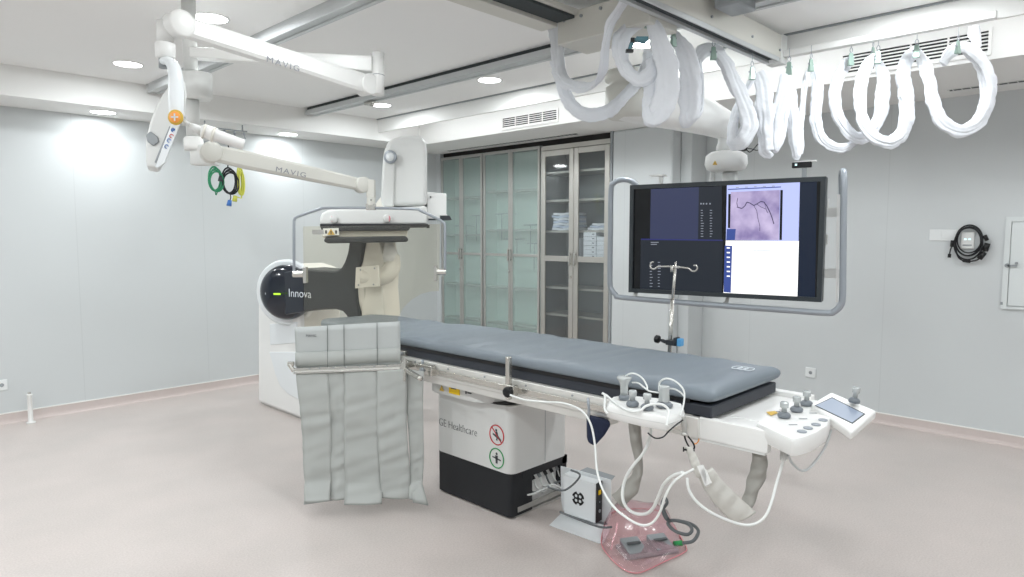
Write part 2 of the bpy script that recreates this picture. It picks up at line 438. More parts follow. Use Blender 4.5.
# ------------------------------------------------------------------ ceiling lights
def lamp(name, loc, size, power, parent=None, rot=None, shape='DISK', size_y=None, spread=PI):
    l = bpy.data.lights.new(name, 'AREA'); l.shape = shape; l.size = size; l.energy = power; l.color = (0.93, 0.98, 1.0); l.spread = spread
    if size_y: l.size_y = size_y
    o = bpy.data.objects.new(name, l); COL.objects.link(o); o.location = loc
    if rot: o.rotation_euler = rot
    if parent: o.parent = parent
    return o
DL_POWER = 13.5
dl = thing('downlight', 'x', 'ceiling light', (0, 0, 0), group='round recessed downlights')
b = MB().lathe((0, 0, 0), (0, 0, -1), [(0, .094), (.003, .094), (.005, .098), (.003, .110), (0, .110)], 32, cap=False); build('trim_ring', b, 'enamel', dl)
b = MB().lathe((0, 0, -0.001), (0, 0, -1), [(0, .095), (.004, .094)], 32); build('diffuser', b, 'lamp_glow', dl)
spots = [(1.71, 4.186, CZ, 'round downlight in the ceiling behind the lamp arm joint'), (1.71, 5.749, CZ, 'round downlight in the ceiling left of the lamp head, near the left soffit'),
         (4.0, 5.708, CZ, 'round downlight in the ceiling near the room corner, above the white detector tower'), (4.0, 4.138, CZ, 'round downlight in the ceiling above the first air grille'),
         (1.774, 6.686, SZ, 'round downlight in the left soffit left of the lamp head'), (3.514, 6.717, SZ, 'round downlight in the left soffit right of the hanging cables'),
         (4.0, 2.6, CZ, 'round downlight in the ceiling hidden behind the sleeve loops')]
first = True
L0 = []
for x, y, z, lab in spots:
    o = dl if first else dup(dl, (x, y, z)); first = False; o.location = (x, y, z); o['label'] = lab
    L0.append((x, y, z))
for x in (-0.6, 1.71, 4.0):
    for y in (2.6, 1.04, -.52, -2.1):
        if (x, y) != (4.0, 2.6):
            L0.append((x, y, CZ)); dup(dl, (x, y, CZ), label='round downlight in the ceiling beyond the frame')
for y in (4.18, 5.74): L0.append((-.6, y, CZ)); dup(dl, (-.6, y, CZ), label='round downlight in the ceiling beyond the frame')
for i, (x, y, z) in enumerate(L0):
    lamp('downlight_lamp', (x, y, z - .012), .19, DL_POWER * (0.32 if z < 2.8 else 1.7 if x < 0 else 0.9))
    bpy.context.scene.collection
# strip light lying in the cove behind the ceiling fascia
b = MB().box((4.62, -3.5, CZ - .03), (4.70, 6.2, CZ)); build('cove_light', b, 'cove_glow', label='long strip light hidden in the cove behind the ceiling fascia', cat='strip light')
#lamp('cove_lamp', (4.66, 1.3, CZ - .035), .08, 60, shape='RECTANGLE', size_y=9.4)

# ------------------------------------------------------------------ air grilles
def grille(name, label, x, y0, y1, z0, z1, n, group='air supply grilles'):
    t = thing(name, label, 'vent', (x, (y0 + y1) / 2, z0), group=group)
    b = MB(); fr = .018
    b.box((x - .012, y0 - fr, z0 - fr), (x, y1 + fr, z0)).box((x - .012, y0 - fr, z1), (x, y1 + fr, z1 + fr)).box((x - .012, y0 - fr, z0), (x, y0, z1)).box((x - .012, y1, z0), (x, y1 + fr, z1))
    build('frame', b, 'enamel', t)
    build('backing', MB().box((x - .003, y0, z0), (x - .001, y1, z1)), 'black', t)
    b = MB(); h = (z1 - z0) / n
    for i in range(n):
        z = z0 + h * i; b.prism([(x - .011, y0, z), (x - .004, y0, z + h * .42), (x - .004, y0, z + h * .52), (x - .011, y0, z + h * .10)], (0, y1 - y0, 0))
    m_ = (y1 - y0) / max(2, round((y1 - y0) / .19))
    k = 1
    while k * m_ < (y1 - y0) - .02: b.box((x - .012, y0 + k * m_ - .005, z0), (x - .003, y0 + k * m_ + .005, z1)); k += 1
    build('louvre', b, 'enamel', t)
grille('air_grille', 'small louvred air grille above the glass cabinets', 5.04, 4.27, 5.01, 2.712, 2.812, 5)
grille('air_grille', 'long louvred air grille behind the hanging sleeve loops', 5.04, .82, 1.66, 2.715, 2.845, 6)
def slot(label, x0, x1, y0, y1):
    t = thing('slot_diffuser', label, 'vent', ((x0 + x1) / 2, (y0 + y1) / 2, SZ))
    b = MB().box((x0 - .015, y0 - .01, SZ - .004), (x0, y1 + .01, SZ)).box((x1, y0 - .01, SZ - .004), (x1 + .015, y1 + .01, SZ)); build('frame', b, 'enamel_grey', t)
    b = MB().use('slot_dark').box((x0, y0, SZ - .003), (x1, y1, SZ - .0005)).use('enamel_grey')
    y = y0 + .05
    while y < y1: b.box((x0, y, SZ - .005), (x1, y + .006, SZ - .002)); y += .055
    build('slot', b, None, t)
slot('slotted air diffuser in the soffit above the right wall', 5.86, 5.91, -.6, 1.18)
slot('slotted air diffuser in the soffit over the glass cabinets', 5.60, 5.66, 4.5, 6.6)

# ------------------------------------------------------------------ ceiling tracks and overhead carriage
def track(label, x0, x1, y0, y1, zb, dark=True):
    t = thing('ceiling_track', label, 'rail', (x0, y1, CZ))
    b = MB().box((x0 + (.02 if dark else .002), y0, zb + .03), (x1 - .02, y1 - .01, CZ)); build('channel', b, 'slot_dark' if dark else 'alu_rail', t)  # when dark, the fill paints in shade between rail and ceiling
    b = MB().box((x0, y0, zb), (x0 + .03, y1, zb + .045)).box((x1 - .03, y0, zb), (x1, y1, zb + .045)).box((x0 + .025, y0, zb + .010), (x1 - .025, y1, zb + .016)); build('rail', b, 'alu_rail', t, bevel=.006)
    b = MB().box((x0 - .01, y1 - .012, zb), (x1 + .01, y1, CZ)); build('end_plate', b, 'enamel_grey', t)
    return t
t = track('grey ceiling track crossing above the lamp arms', 2.04, 2.14, -3.5, 6.38, 2.83, False)
t = track('grey ceiling track with a painted shadow gap ending beside the room corner', 3.53, 3.66, -3.5, 6.38, 2.83)
b = MB().box((3.58, 5.25, 2.805), (3.62, 5.38, 2.83)).box((3.60, 5.28, 2.79), (3.63, 5.32, 2.83)); build('track_stop', b, 'steel', t, label='small metal stop block')
# overhead bridge carrying the monitor column
t = thing('overhead_bridge', 'white overhead bridge frame carrying the monitor arm and sleeve loops', 'ceiling frame', (3.5, 2.3, CZ))
b = MB().box((1.2, 1.80, 2.725), (4.37, 1.885, 2.87)); build('cross_beam', b, 'beige_metal', t, bevel=.004)
b = MB().use('alu_rail').box((1.2, 1.865, 2.70), (4.30, 1.895, 2.725)).box((1.2, 1.80, 2.70), (4.30, 1.81, 2.725)).use('slot_dark').box((1.2, 1.812, 2.715), (4.28, 1.864, 2.724)); build('cable_channel', b, None, t)
b = MB().box((1.2, 2.50, 2.765), (2.95, 2.62, 2.83)).box((1.2, 2.35, 2.80), (2.95, 2.50, 2.83)); build('cross_beam', b, 'beige_metal', t, bevel=.004)
b = MB().box((1.2, 2.37, 2.785), (2.94, 2.495, 2.80)); build('cable_channel', b, 'slot_dark', t)
b = MB().box((2.95, 1.90, 2.665), (3.22, 2.50, 2.83)); build('carriage_box', b, 'beige_metal', t, bevel=.006)
b = MB().box((4.32, 1.794, 2.695), (4.41, 1.90, 2.878)); build('end_cap', b, 'enamel_grey', t, bevel=.008)
b = MB()
for y, z in ((2.05, 2.80), (2.2, 2.80), (2.33, 2.79), (2.45, 2.79)): b.cyl((2.95, y, z), (2.942, y, z), .009, k=10)
for x in (3.0, 3.4, 3.9, 4.3): b.cyl((x, 1.80, 2.77), (x, 1.792, 2.77), .008, k=10)
build('bolt', b, 'plastic_grey', t)
# trolley box between bridge and right track
tq = onZ(735, 8, 2.80)
b = MB().box((tq.x - .1, tq.y - .07, 2.79), (tq.x + .1, tq.y + .07, CZ)); build('trolley', b, 'plastic_grey', t, bevel=.01)
# sleeve rail running toward the right
t = thing('sleeve_rail', 'thin white rail hung below the fascia with the sleeve loops on it', 'rail', (4.36, 1.2, 2.73))
b = MB().box((4.345, .68, 2.735), (4.385, 1.795, 2.775)); build('rail', b, 'enamel', t, bevel=.004)
for y in (.72, 1.2, 1.7): build('bracket', MB().box((4.385, y, 2.765), (4.45, y + .02, 2.775)), 'enamel', t)

# ------------------------------------------------------------------ monitor suspension
t = thing('monitor_arm', 'thick white articulated ceiling arm holding the large monitor', 'monitor arm', at(645, 60, 4.35))
c0 = at(628, 38, 4.35); c0.z = 2.665
b = MB().lathe(c0, (0, 0, -1), [(0, .14), (.04, .15), (.06, .145), (.07, .12), (.09, .115), (.10, .14), (.27, .145), (.30, .12), (.30, 0)], 32); build('ceiling_pivot', b, 'beige_metal', t)
p0 = V((c0.x, c0.y, c0.z - .19)); p1 = at(735, 131, 4.5)
d = p1 - p0; side = V((d.y, -d.x, 0)).normalized()
def armsec(p, w, h): return [p + side * w * x + Z1 * h * z for x, z in ((-1, -.6), (-.6, -1), (.6, -1), (1, -.6), (1, .6), (.6, 1), (-.6, 1), (-1, .6))]
b = MB(); b.sm = True
secs = [armsec(p0 + d * f + Z1 * dz, w, h) for f, w, h, dz in ((-.12, .06, .07, 0), (-.05, .10, .12, 0), (.1, .11, .125, .01), (.45, .10, .12, .03), (.75, .09, .11, .04), (.93, .07, .09, .02), (1.0, .045, .06, -.02))]
n = len(b.v)
for s_ in secs: b.v += s_
for i in range(len(secs) - 1):
    for j in range(8): b.face([n + i * 8 + j, n + i * 8 + (j + 1) % 8, n + i * 8 + 8 + (j + 1) % 8, n + i * 8 + 8 + j])
b.face(list(range(n, n + 8))); b.face(list(range(n + 8 * (len(secs) - 1), n + 8 * len(secs)))); build('boom', b, 'enamel', t)
hub = at(726, 162, 4.5)
b = MB().lathe(at(726, 128, 4.5), (0, 0, -1), [(0, .055), (.05, .06), (.07, .05), (.10, .05), (.12, .06), (.20, .065)], 24); build('wrist', b, 'enamel_grey', t)
b = MB(); b.sm = True; b.lathe(hub + Z1 * .075, (0, 0, -1), [(0, .05), (.01, .10), (.035, .135), (.09, .14), (.125, .125), (.14, .08), (.14, 0)], 32); w_ = build('swivel_housing', b, 'enamel', t)
q = at(715, 163, 4.355); rt_ = RT * .016; b = MB().use('hazard').prism([q - rt_ - Z1 * .012, q + rt_ - Z1 * .012, q + Z1 * .016], FH * .003); build('warning_mark', b, None, w_)
b = MB().cyl(hub - Z1 * .07 + RT * .03, hub - Z1 * .2 + RT * .03, .05).cyl(hub - Z1 * .07 - RT * .09 , hub - Z1 * .2 - RT * .09, .018); build('drop_post', b, 'enamel_grey', t)

# monitor
PL = at(630, 238, 4.67); PRr = at(824, 241, 3.97)
ux = PRr - PL; ux.z = 0; MWID = ux.length; ux.normalize(); nz_ = V((-ux.y, ux.x, 0)) # into the room / away
if nz_.dot(FH) < 0: nz_ = -nz_
mc = (PL + PRr) / 2
t = thing('large_monitor', 'very large flat monitor showing dark windows, an angiogram and a white page', 'monitor', mc + nz_ * .05 - Z1 * .4)
def mp(x, y, off=0.0): return onp(x, y, mc, nz_) - nz_ * off
TL, TR_, BR, BL = mp(631, 184), mp(826, 178), mp(821, 303.5), mp(630, 291)
zt = (TL.z + TR_.z) / 2; zb = (BL.z + BR.z) / 2; print('monitor', MWID, zt, zb, TL, TR_, BL, BR)
u0 = -MWID / 2; u1 = MWID / 2
def mu(u, z, off=0.0): q = mc + ux * u - nz_ * off; return V((q.x, q.y, z))
b = MB().hexa([mu(u0, zb), mu(u1, zb), mu(u1, zb, -.06), mu(u0, zb, -.06), mu(u0, zt), mu(u1, zt), mu(u1, zt, -.06), mu(u0, zt, -.06)]); build('housing', b, 'plastic_dark', t, bevel=.006)
bz = .028
b = MB()
for (a0, a1, z0, z1) in ((u0, u0 + bz, zb, zt), (u1 - bz, u1, zb, zt), (u0 + bz, u1 - bz, zb, zb + bz), (u0 + bz, u1 - bz, zt - bz, zt)):
    b.hexa([mu(a0, z0, .014), mu(a1, z0, .014), mu(a1, z0, 0), mu(a0, z0, 0), mu(a0, z1, .014), mu(a1, z1, .014), mu(a1, z1, 0), mu(a0, z1, 0)])
build('bezel', b, 'plastic_dark', t)
def uv(x, y): q = onp(x, y, mc, nz_); return ((q - mc).dot(ux), q.z)
b = MB()
def scr(mt, x0, y0, x1, y1, off):
    """window on the screen: opposite corners by where they show"""
    (a, za), (c, zc) = uv(x0, y0), uv(x1, y1); b.use(mt).quad(mu(a, zc, off), mu(c, zc, off), mu(c, za, off), mu(a, za, off))
def scq(mt, pts, off): b.use(mt).quad(*[mu(*uv(*p), off) for p in pts])
b.use('screen_black').quad(mu(u0 + bz, zb + bz, .001), mu(u1 - bz, zb + bz, .001), mu(u1 - bz, zt - bz, .001), mu(u0 + bz, zt - bz, .001))
o_ = .002
scq('screen_dark', [(641, 240), (723, 240), (722, 296), (640, 291)], o_)
scq('screen_navy', [(651, 189), (699, 187), (698, 240), (650, 239)], o_)
scq('screen_dark', [(699, 187), (722, 186), (722, 240), (698, 240)], o_)
scq('screen_right', [(800, 182), (817, 181), (815, 301), (797, 299)], o_)
scq('screen_line', [(641, 238.6), (723, 239.8), (723, 240.8), (641, 239.8)], .003)
scq('screen_lilac', [(727, 185), (800, 182), (799, 241), (726, 240)], o_)
scq('screen_blue', [(728, 189), (781, 186.5), (781, 187.5), (728, 190)], .003)
scq('screen_black', [(728.5, 194), (731, 194), (730.5, 228), (728, 228)], .003)
scq('screen_xray', [(731, 192), (780, 190), (779, 240), (730, 240)], .0035)
scq('screen_black', [(780.5, 190), (783, 190), (782, 240), (779.5, 240)], .0035)
scq('screen_blue', [(727, 229), (736, 229), (735, 240), (726.5, 240)], .004)
scq('screen_white', [(726, 240.5), (799, 241), (797.5, 297.5), (723.5, 293.5)], .0045)
scq('screen_blue', [(725, 245.5), (732.5, 245.8), (731, 292.6), (723.8, 292)], .005)
for k in range(7): scq('screen_white', [(727, 247.2 + k * 4.7), (730.2, 247.3 + k * 4.7), (730.2, 248.6 + k * 4.7), (727, 248.5 + k * 4.7)], .0055)
scq('screen_lilac', [(736, 249.6), (771, 250.3), (771, 250.9), (736, 250.2)], .0052)
# vessels of the angiogram: fine dark ribbons
def ribbon(mt, pts, w, off):
    P_ = [V((*uv(*p), 0)) for p in pts]
    for i in range(len(P_) - 1):
        d_ = (P_[i + 1] - P_[i]); n_ = V((-d_.y, d_.x, 0)).normalized() * w
        b.use(mt).quad(*[mu(q.x, q.y, off) for q in (P_[i] - n_, P_[i + 1] - n_, P_[i + 1] + n_, P_[i] + n_)])
ribbon('screen_vessel', [(737, 207), (742, 208.5), (745, 206), (747, 202.2), (750, 203), (754, 205.5), (757, 204), (761, 201.5), (764, 202), (767, 206), (770, 212), (772, 217), (774, 224)], 0.0026999999999999997, .0042)
ribbon('screen_vessel', [(754, 205.5), (757, 211), (758, 218), (760, 226), (760, 231)], 0.0015, .0043)
ribbon('screen_vessel', [(757, 204), (761, 207), (766, 209), (768, 213)], 0.0015, .0044)
ribbon('screen_vessel', [(738, 198), (737, 203), (738, 207.5)], 0.0018, .0045)
ribbon('screen_vessel', [(767, 212), (766, 208), (765, 204)], 0.0009, .0043)
# small rows of readouts
rnd = random.Random(3)
for (x0, x1, y0, y1, dy, wx) in ((701, 711, 210, 238, 2.6, 3), (651, 655, 242, 246, 2, 6), (650, 659, 262, 288, 3.0, 3)):
    y = y0
    while y < y1:
        for x in (x0, x1 - 1.0):
            w = wx * (0.5 + rnd.random() * .5); scq('screen_text', [(x, y), (x + w, y), (x + w, y + .7), (x, y + .7)], .0035)
        y += dy
for x in (700.5, 703, 706, 709.5): scq('screen_text', [(x, 203), (x + 1.4, 203), (x + 1.4, 204.5), (x, 204.5)], .0035)
for k in range(5): scq('screen_text', [(736 + k * 9, 187.2 - k * .35), (739 + k * 9, 187.1 - k * .35), (739 + k * 9, 187.8 - k * .35), (736 + k * 9, 187.9 - k * .35)], .0038)
build('screen', b, None, t)
b = MB().obox(mc + nz_ * .13 + Z1 * 0, ux * .30, nz_ * .05, Z1 * .2).obox(mc + nz_ * .14, ux * .62, nz_ * .015, Z1 * .03).obox(mc + nz_ * .14 + Z1 * .22, ux * .62, nz_ * .015, Z1 * .03); build('mount_frame', b, 'enamel_grey', t)
# tubular bumper frame round the monitor, its own part
def fp(x, y, off=.0): return onp(x, y, mc - nz_ * .0, nz_) + nz_ * off
pts = [fp(634, 186, .06), fp(629, 181, .04), fp(621, 179.5, .02), fp(614, 183, .0), fp(611, 191, .0), fp(610.5, 230, 0), fp(610, 280, 0), fp(611.5, 289, 0), fp(616, 295, 0), fp(623, 297.5, 0), fp(700, 304, 0), fp(780, 309.8, 0), fp(826, 313, 0), fp(834, 311.5, 0), fp(840, 306, 0), fp(842.5, 297, 0), fp(843, 260, 0), fp(843.5, 215, 0), fp(844, 185, 0), fp(843.5, 173, .01), fp(841.5, 171, .04), fp(840, 176, .07), fp(840, 196, .09)]
b = MB().tube(pts, .019, k=12, n=5); build('bumper_frame', b, 'tube_grey', t)
b = MB()
for y in (212, 274): c = fp(831, y, .07); b.obox(c, ux * .06, nz_ * .01, Z1 * .028)
b.tube([fp(723, 299, .10), fp(724, 303, .05), fp(722, 305, .0)], .012)
b.tube([fp(634, 291, .05), fp(634, 298, .0)], .014)
build('frame_bracket', b, 'enamel_grey', t)
b = MB().hexa([fp(835.5, 194, .05), fp(839, 194, .05), fp(839, 194, .08), fp(835.5, 194, .08), fp(834, 303, .05), fp(836.5, 303, .05), fp(836.5, 303, .08), fp(834, 303, .08)]); build('side_plate', b, 'enamel', t)
q = mu(u0 + .2, zt, -.05); b = MB().obox(q + Z1 * .03, ux * .012, nz_ * .01, Z1 * .03).obox(q + Z1 * .06 - ux * .02, ux * .05, nz_ * .03, Z1 * .006); build('top_bracket', b, 'enamel', t)
# small speaker bar on top right
q = mu(uv(803, 178)[0], zt, -.03)
tt = thing('sensor_bar', 'small black sensor bar with one light standing on top of the monitor', 'sensor', q)
b = MB().obox(q + Z1 * .03, ux * .012, nz_ * .01, Z1 * .03); build('stem', b, 'plastic_grey', tt)
b = MB().obox(q + Z1 * .078 - ux * .015, ux * .055, nz_ * .015, Z1 * .017); build('body', b, 'black', tt, bevel=.004)
b = MB().obox(q + Z1 * .098 + ux * .005, ux * .06, nz_ * .02, Z1 * .003); build('top_plate', b, 'enamel', tt)
b = MB().obox(q + Z1 * .08 - ux * .045 - nz_ * .016, ux * .006, nz_ * .002, Z1 * .006); build('indicator', b, 'led_white', tt)
# small black camera box behind the sleeves with its cord
q = at(740, 148, 4.9)
tt = thing('camera_box', 'small black box with loose wires behind the monitor arm', 'camera', q)
b = MB().obox(q, RT * .045, FH * .03, Z1 * .022).obox(q - RT * .04 + Z1 * .005, RT * .012, FH * .02, Z1 * .032); build('body', b, 'black', tt, bevel=.003)
b = MB().tube([q + RT * .04, at(750, 152, 4.9), at(757, 145, 4.9), at(762, 138, 4.9), at(760, 118, 4.95), at(757, 90, 5.0)], .004, k=6).tube([q + RT * .04, at(752, 149, 4.9), at(758, 150, 4.9), at(762, 142, 4.9), at(763, 120, 4.95)], .003, k=6); build('wire', b, 'cable_black', tt)

# ================================================================== GLASS CABINETS
def cabinet(label, ya, yb, ztop, steel, fw, shelves, zmid, glassm, bodym, group=None):
    """two-door glass cabinet between ya > yb on the line x = XC"""
    t = thing('glass_cabinet', label, 'cabinet', (XC + .2, (ya + yb) / 2, 0), group=group)
    x0, x1 = XC + .022, (XC + .24 if steel == 'alu' else XR - .01)
    b = MB().box((x0, yb, .06), (x1, yb + .015, ztop)).box((x0, ya - .015, .06), (x1, ya, ztop)).box((x0, yb, ztop - .015), (x1, ya, ztop)).box((x0, yb, .06), (x1, ya, .08)).box((x1 - .01, yb, .06), (x1, ya, ztop))
    b.box((x0 + .02, (ya + yb) / 2 - .01, .06), (x0 + .05, (ya + yb) / 2 + .01, ztop))
    b.box((x0 + .03, yb + .01, 0), (x1, ya - .01, .06)); build('body', b, bodym, t)
    for z in shelves:
        b = MB().box((x0 + .03, yb + .02, z - .012), (x1 - .02, ya - .02, z + .012)); build('shelf', b, steel, t)
    ym = (ya + yb) / 2
    for k, (a, c) in enumerate(((ya - .004, ym + .003), (ym - .003, yb + .004))):
        fr = MB()
        X0, X1 = XC - .002, XC + .02; zb_ = .09; zt_ = ztop - (.055 if steel == 'cabinet_steel' else .005)
        fr.box((X0, c, zb_), (X1, c + fw, zt_)).box((X0, a - fw, zb_), (X1, a, zt_)).box((X0, c + fw, zb_), (X1, a - fw, zb_ + fw)).box((X0, c + fw, zt_ - fw), (X1, a - fw, zt_)).box((X0, c + fw, zmid - fw * .5), (X1, a - fw, zmid + fw * .5))
        d = build('door', fr, steel, t, bevel=.003)
        gl = MB().box((XC + .006, c + fw, zb_ + fw), (XC + .010, a - fw, zmid - fw * .5)).box((XC + .006, c + fw, zmid + fw * .5), (XC + .010, a - fw, zt_ - fw)); build('glass', gl, glassm, d)
        hy = (c + fw * .5) if k == 0 else (a - fw * .5)
        h_ = MB().box((X0 - .03, hy - .009, zmid - .075), (X0 - .018, hy + .009, zmid + .075)).box((X0 - .02, hy - .006, zmid - .06), (X0, hy + .006, zmid - .045)).box((X0 - .02, hy - .006, zmid + .045), (X0, hy + .006, zmid + .06)); build('handle', h_, 'steel', d, bevel=.002)
        if k == 0: build('lock', MB().cyl((X0, hy, zmid - .2), (X0 - .012, hy, zmid - .2), .014), 'steel', d)
    if steel == 'cabinet_steel':
        build('top_panel', MB().box((XC, yb, ztop - .05), (XC + .02, ya, ztop)), steel, t)
    return t
cabinet('tall green-glazed cabinet in the corner, first from the left', 6.88, 6.085, 2.615, 'alu', .032, [2.08, 1.6, .95, .5], 1.36, 'cab_glass_green', 'pale_green', 'tall green-glazed cabinets')
cabinet('tall green-glazed cabinet in the middle, beside the steel one', 6.07, 5.125, 2.615, 'alu', .032, [2.13, 1.66, .95, .5], 1.36, 'cab_glass_green', 'pale_green', 'tall green-glazed cabinets')
cabinet('tall stainless steel cabinet with clear glass, papers and boxes inside', 5.11, 4.15, 2.60, 'cabinet_steel', .062, [2.30, 1.985, 1.64, 1.33, 1.0, .69, .36], 1.335, 'cab_glass_clear', 'steel_inside')
# dark block paints in the shade over the cabinets; grey strip beside them
build('cabinet_gap_shade', MB().box((XC + .05, 4.125, 2.60), (XR - .02, 6.88, SZ)), 'gap_shade', kind='structure')
build('trim_2', MB().box((XC - .004, 4.118, .0), (XC + .03, 4.146, SZ)), 'plastic_grey', kind='structure')
# hanging catheter hooks inside the green cabinets
k = 0
for y, z, w in ((6.62, 1.72, .0), (6.30, 1.85, 0), (5.84, 1.86, 0), (5.70, 1.55, 0), (5.36, 1.72, 0), (5.30, 1.50, 0)):
    b = MB().tube([(XC + .12, y - .13, z), (XC + .12, y + .13, z)], .007, k=6, n=2).tube([(XC + .12, y - .1, z), (XC + .12, y - .1, z - .2)], .006, k=6, n=2).tube([(XC + .12, y + .02, z), (XC + .12, y + .02, z - .33)], .006, k=6, n=2)
    b.box((XC + .11, y - .14, z - .006), (XC + .225, y - .128, z + .006))
    labs = ['thin metal hanging rack behind the leftmost green glass door', 'thin metal hanging rack behind the second green glass door', 'thin metal hanging rack high behind the third green glass door', 'thin metal hanging rack low behind the third green glass door', 'thin metal hanging rack high behind the fourth green glass door', 'thin metal hanging rack low behind the fourth green glass door']
    build('hanging_rack', b, 'plastic_grey', label=labs[k], cat='rack', group='hanging racks in the green cabinets'); k += 1
# folded papers on the shelf of the steel cabinet
for i in range(7):
    y0, y1 = 4.70 + rnd.random() * .02, 5.0 - rnd.random() * .03
    z = 1.655 + i * .028
    b = MB().grid(lambda u, v: (XC + .06 + .28 * u, y0 + (y1 - y0) * v, z + .006 * math.sin(v * 9 + i) + .004 * u), 4, 10, (0, 0, .022))
    build('folded_sheet', b, ['paper', 'paper_blue'][i % 2], label=['lowest', 'second', 'third', 'fourth', 'fifth', 'sixth', 'topmost'][i] + ' white folded sheet of the pile in the steel cabinet, left door', cat='linen', group='folded sheets in the steel cabinet')
for i in range(3):
    b = MB().grid(lambda u, v: (XC + .06 + .26 * u, 4.24 + (.24 - .03 * i) * v, 1.655 + i * .024 + .004 * math.sin(v * 8)), 4, 8, (0, 0, .019))
    build('folded_sheet', b, ['paper', 'paper_blue'][i % 2], label=['bottom', 'middle', 'top'][i] + ' white sheet of the low pile behind the right door of the steel cabinet', cat='linen', group='folded sheets behind the right steel door')
i = 0
for col, (ya, yb) in enumerate(((4.36, 4.53), (4.19, 4.35))):
    for r_ in range(6 if col == 0 else 5):
        z = 1.345 + r_ * .048
        t = thing('white_box', ('left' if col == 0 else 'right') + ' stack of small white boxes in the steel cabinet, ' + ['bottom', 'second', 'third', 'fourth', 'fifth', 'topmost'][r_] + ' box', 'box', (XC + .1, (ya + yb) / 2, z), group='small white boxes in the steel cabinet')
        build('carton', MB().box((XC + .05, ya, z), (XC + .25, yb, z + .045)), 'paper', t, bevel=.002)
        build('print', MB().box((XC + .049, ya + .02, z + .018), (XC + .0505, ya + .05, z + .03)), 'grey_text', t)
build('folded_sheet', MB().grid(lambda u, v: (XC + .08 + .2 * u, 4.60 + .06 * v, 1.345 + .22 * (1 - v * .1)), 2, 2, (0, 0, -.21)), 'paper', label='upright white packet left of the small boxes in the steel cabinet', cat='packet')

# ================================================================== WALL FITTINGS
def wall_plate(name, label, c, u, w, h, cat='socket', hole=True, double=False, grp=None):
    c = V(c); u = V(u); nn = V((u.y, -u.x, 0));
    if nn.dot(CAM - c) < 0: nn = -nn
    t = thing(name, label, cat, c, group=grp)
    build('plate', MB().obox(c + nn * .005, u * w / 2, nn * .005, Z1 * h / 2), 'outlet', t, bevel=.003)
    if hole: build('socket_face', MB().lathe(c + nn * .0101, nn, [(0, .016), (.001, .012), (.0012, 0)], 16), 'plastic_grey', t)
    if double:
        for s_ in (-1, 1): build('switch_rocker', MB().obox(c + nn * .011 + u * w * .22 * s_, u * w * .16, nn * .003, Z1 * h * .3), 'outlet', t, bevel=.001)
    return t
wall_plate('wall_socket', 'small white socket low on the right wall behind the table foot', (XR, 2.215, .352), (0, 1, 0), .09, .09)
wall_plate('wall_socket', 'small white socket low on the left wall at the frame edge', (.99, YL, .335), (1, 0, 0), .08, .09)
wall_plate('switch_plate', 'wide white switch plate on the right wall left of the coiled cable', (XR, 1.235, 1.60), (0, 1, 0), .19, .09, 'switch', False, True)
c = onX(968, 240, XR)
t = thing('access_point', 'small grey wall box with two white lights inside the coiled cable', 'device', c)
build('case', MB().box((XR - .02, c.y - .045, c.z - .07), (XR, c.y + .045, c.z + .065)), 'enamel_grey', t, bevel=.006)
b = MB().box((XR - .022, c.y + .006, c.z + .0), (XR - .02, c.y + .022, c.z + .012)).box((XR - .022, c.y - .022, c.z), (XR - .02, c.y - .006, c.z + .012)); build('light', b, 'led_white', t)
b = MB().box((XR - .022, c.y - .03, c.z - .045), (XR - .02, c.y + .03, c.z - .035)); build('label_strip', b, 'plastic_grey', t)
q = onX(969.5, 243, XR)
t = thing('coiled_cable', 'black cable coiled and hung on the right wall', 'cable', q)
def ringpts(cy, cz, ry, rz, x, n=14, ph=0): return [V((x, cy + ry * math.cos(2 * PI * i / n + ph), cz + rz * math.sin(2 * PI * i / n + ph))) for i in range(n)]
b = MB()
for k, (dy, dz, ry, rz) in enumerate(((0, .02, .088, .118), (.004, .012, .082, .108), (-.004, .025, .078, .10), (.0, -.005, .092, .122))):
    b.tube(ringpts(q.y + dy, q.z + dz, ry, rz, XR - .03 - .006 * k, ph=k), .006, k=6, n=4, closed=True)
xx = XR - .04
b.tube([V((xx, q.y + .10, q.z)), V((xx, q.y + .115, q.z - .05)), V((xx, q.y + .12, q.z - .09))], .005, k=6)
b.tube([V((xx, q.y + .09, q.z - .02)), V((xx, q.y + .06, q.z - .11)), V((xx, q.y + .01, q.z - .14)), V((xx, q.y - .06, q.z - .13)), V((xx, q.y - .09, q.z - .09)), V((xx, q.y - .11, q.z - .03))], .006, k=6)
build('cord', b, 'cable_black', t)
b = MB().cyl((xx, q.y + .105, q.z + .02), (xx, q.y + .108, q.z - .03), .013)
b.cyl((xx, q.y + .12, q.z - .085), (xx, q.y + .121, q.z - .115), .012).cyl((xx, q.y + .03, q.z - .137), (xx, q.y - .02, q.z - .143), .011)
b.cyl((xx, q.y - .075, q.z - .12), (xx, q.y - .105, q.z - .07), .019).cyl((xx, q.y - .108, q.z - .06), (xx, q.y - .122, q.z - .0), .02).cyl((xx, q.y - .10, q.z + .06), (xx, q.y - .118, q.z + .02), .014); build('connector', b, 'black', t)
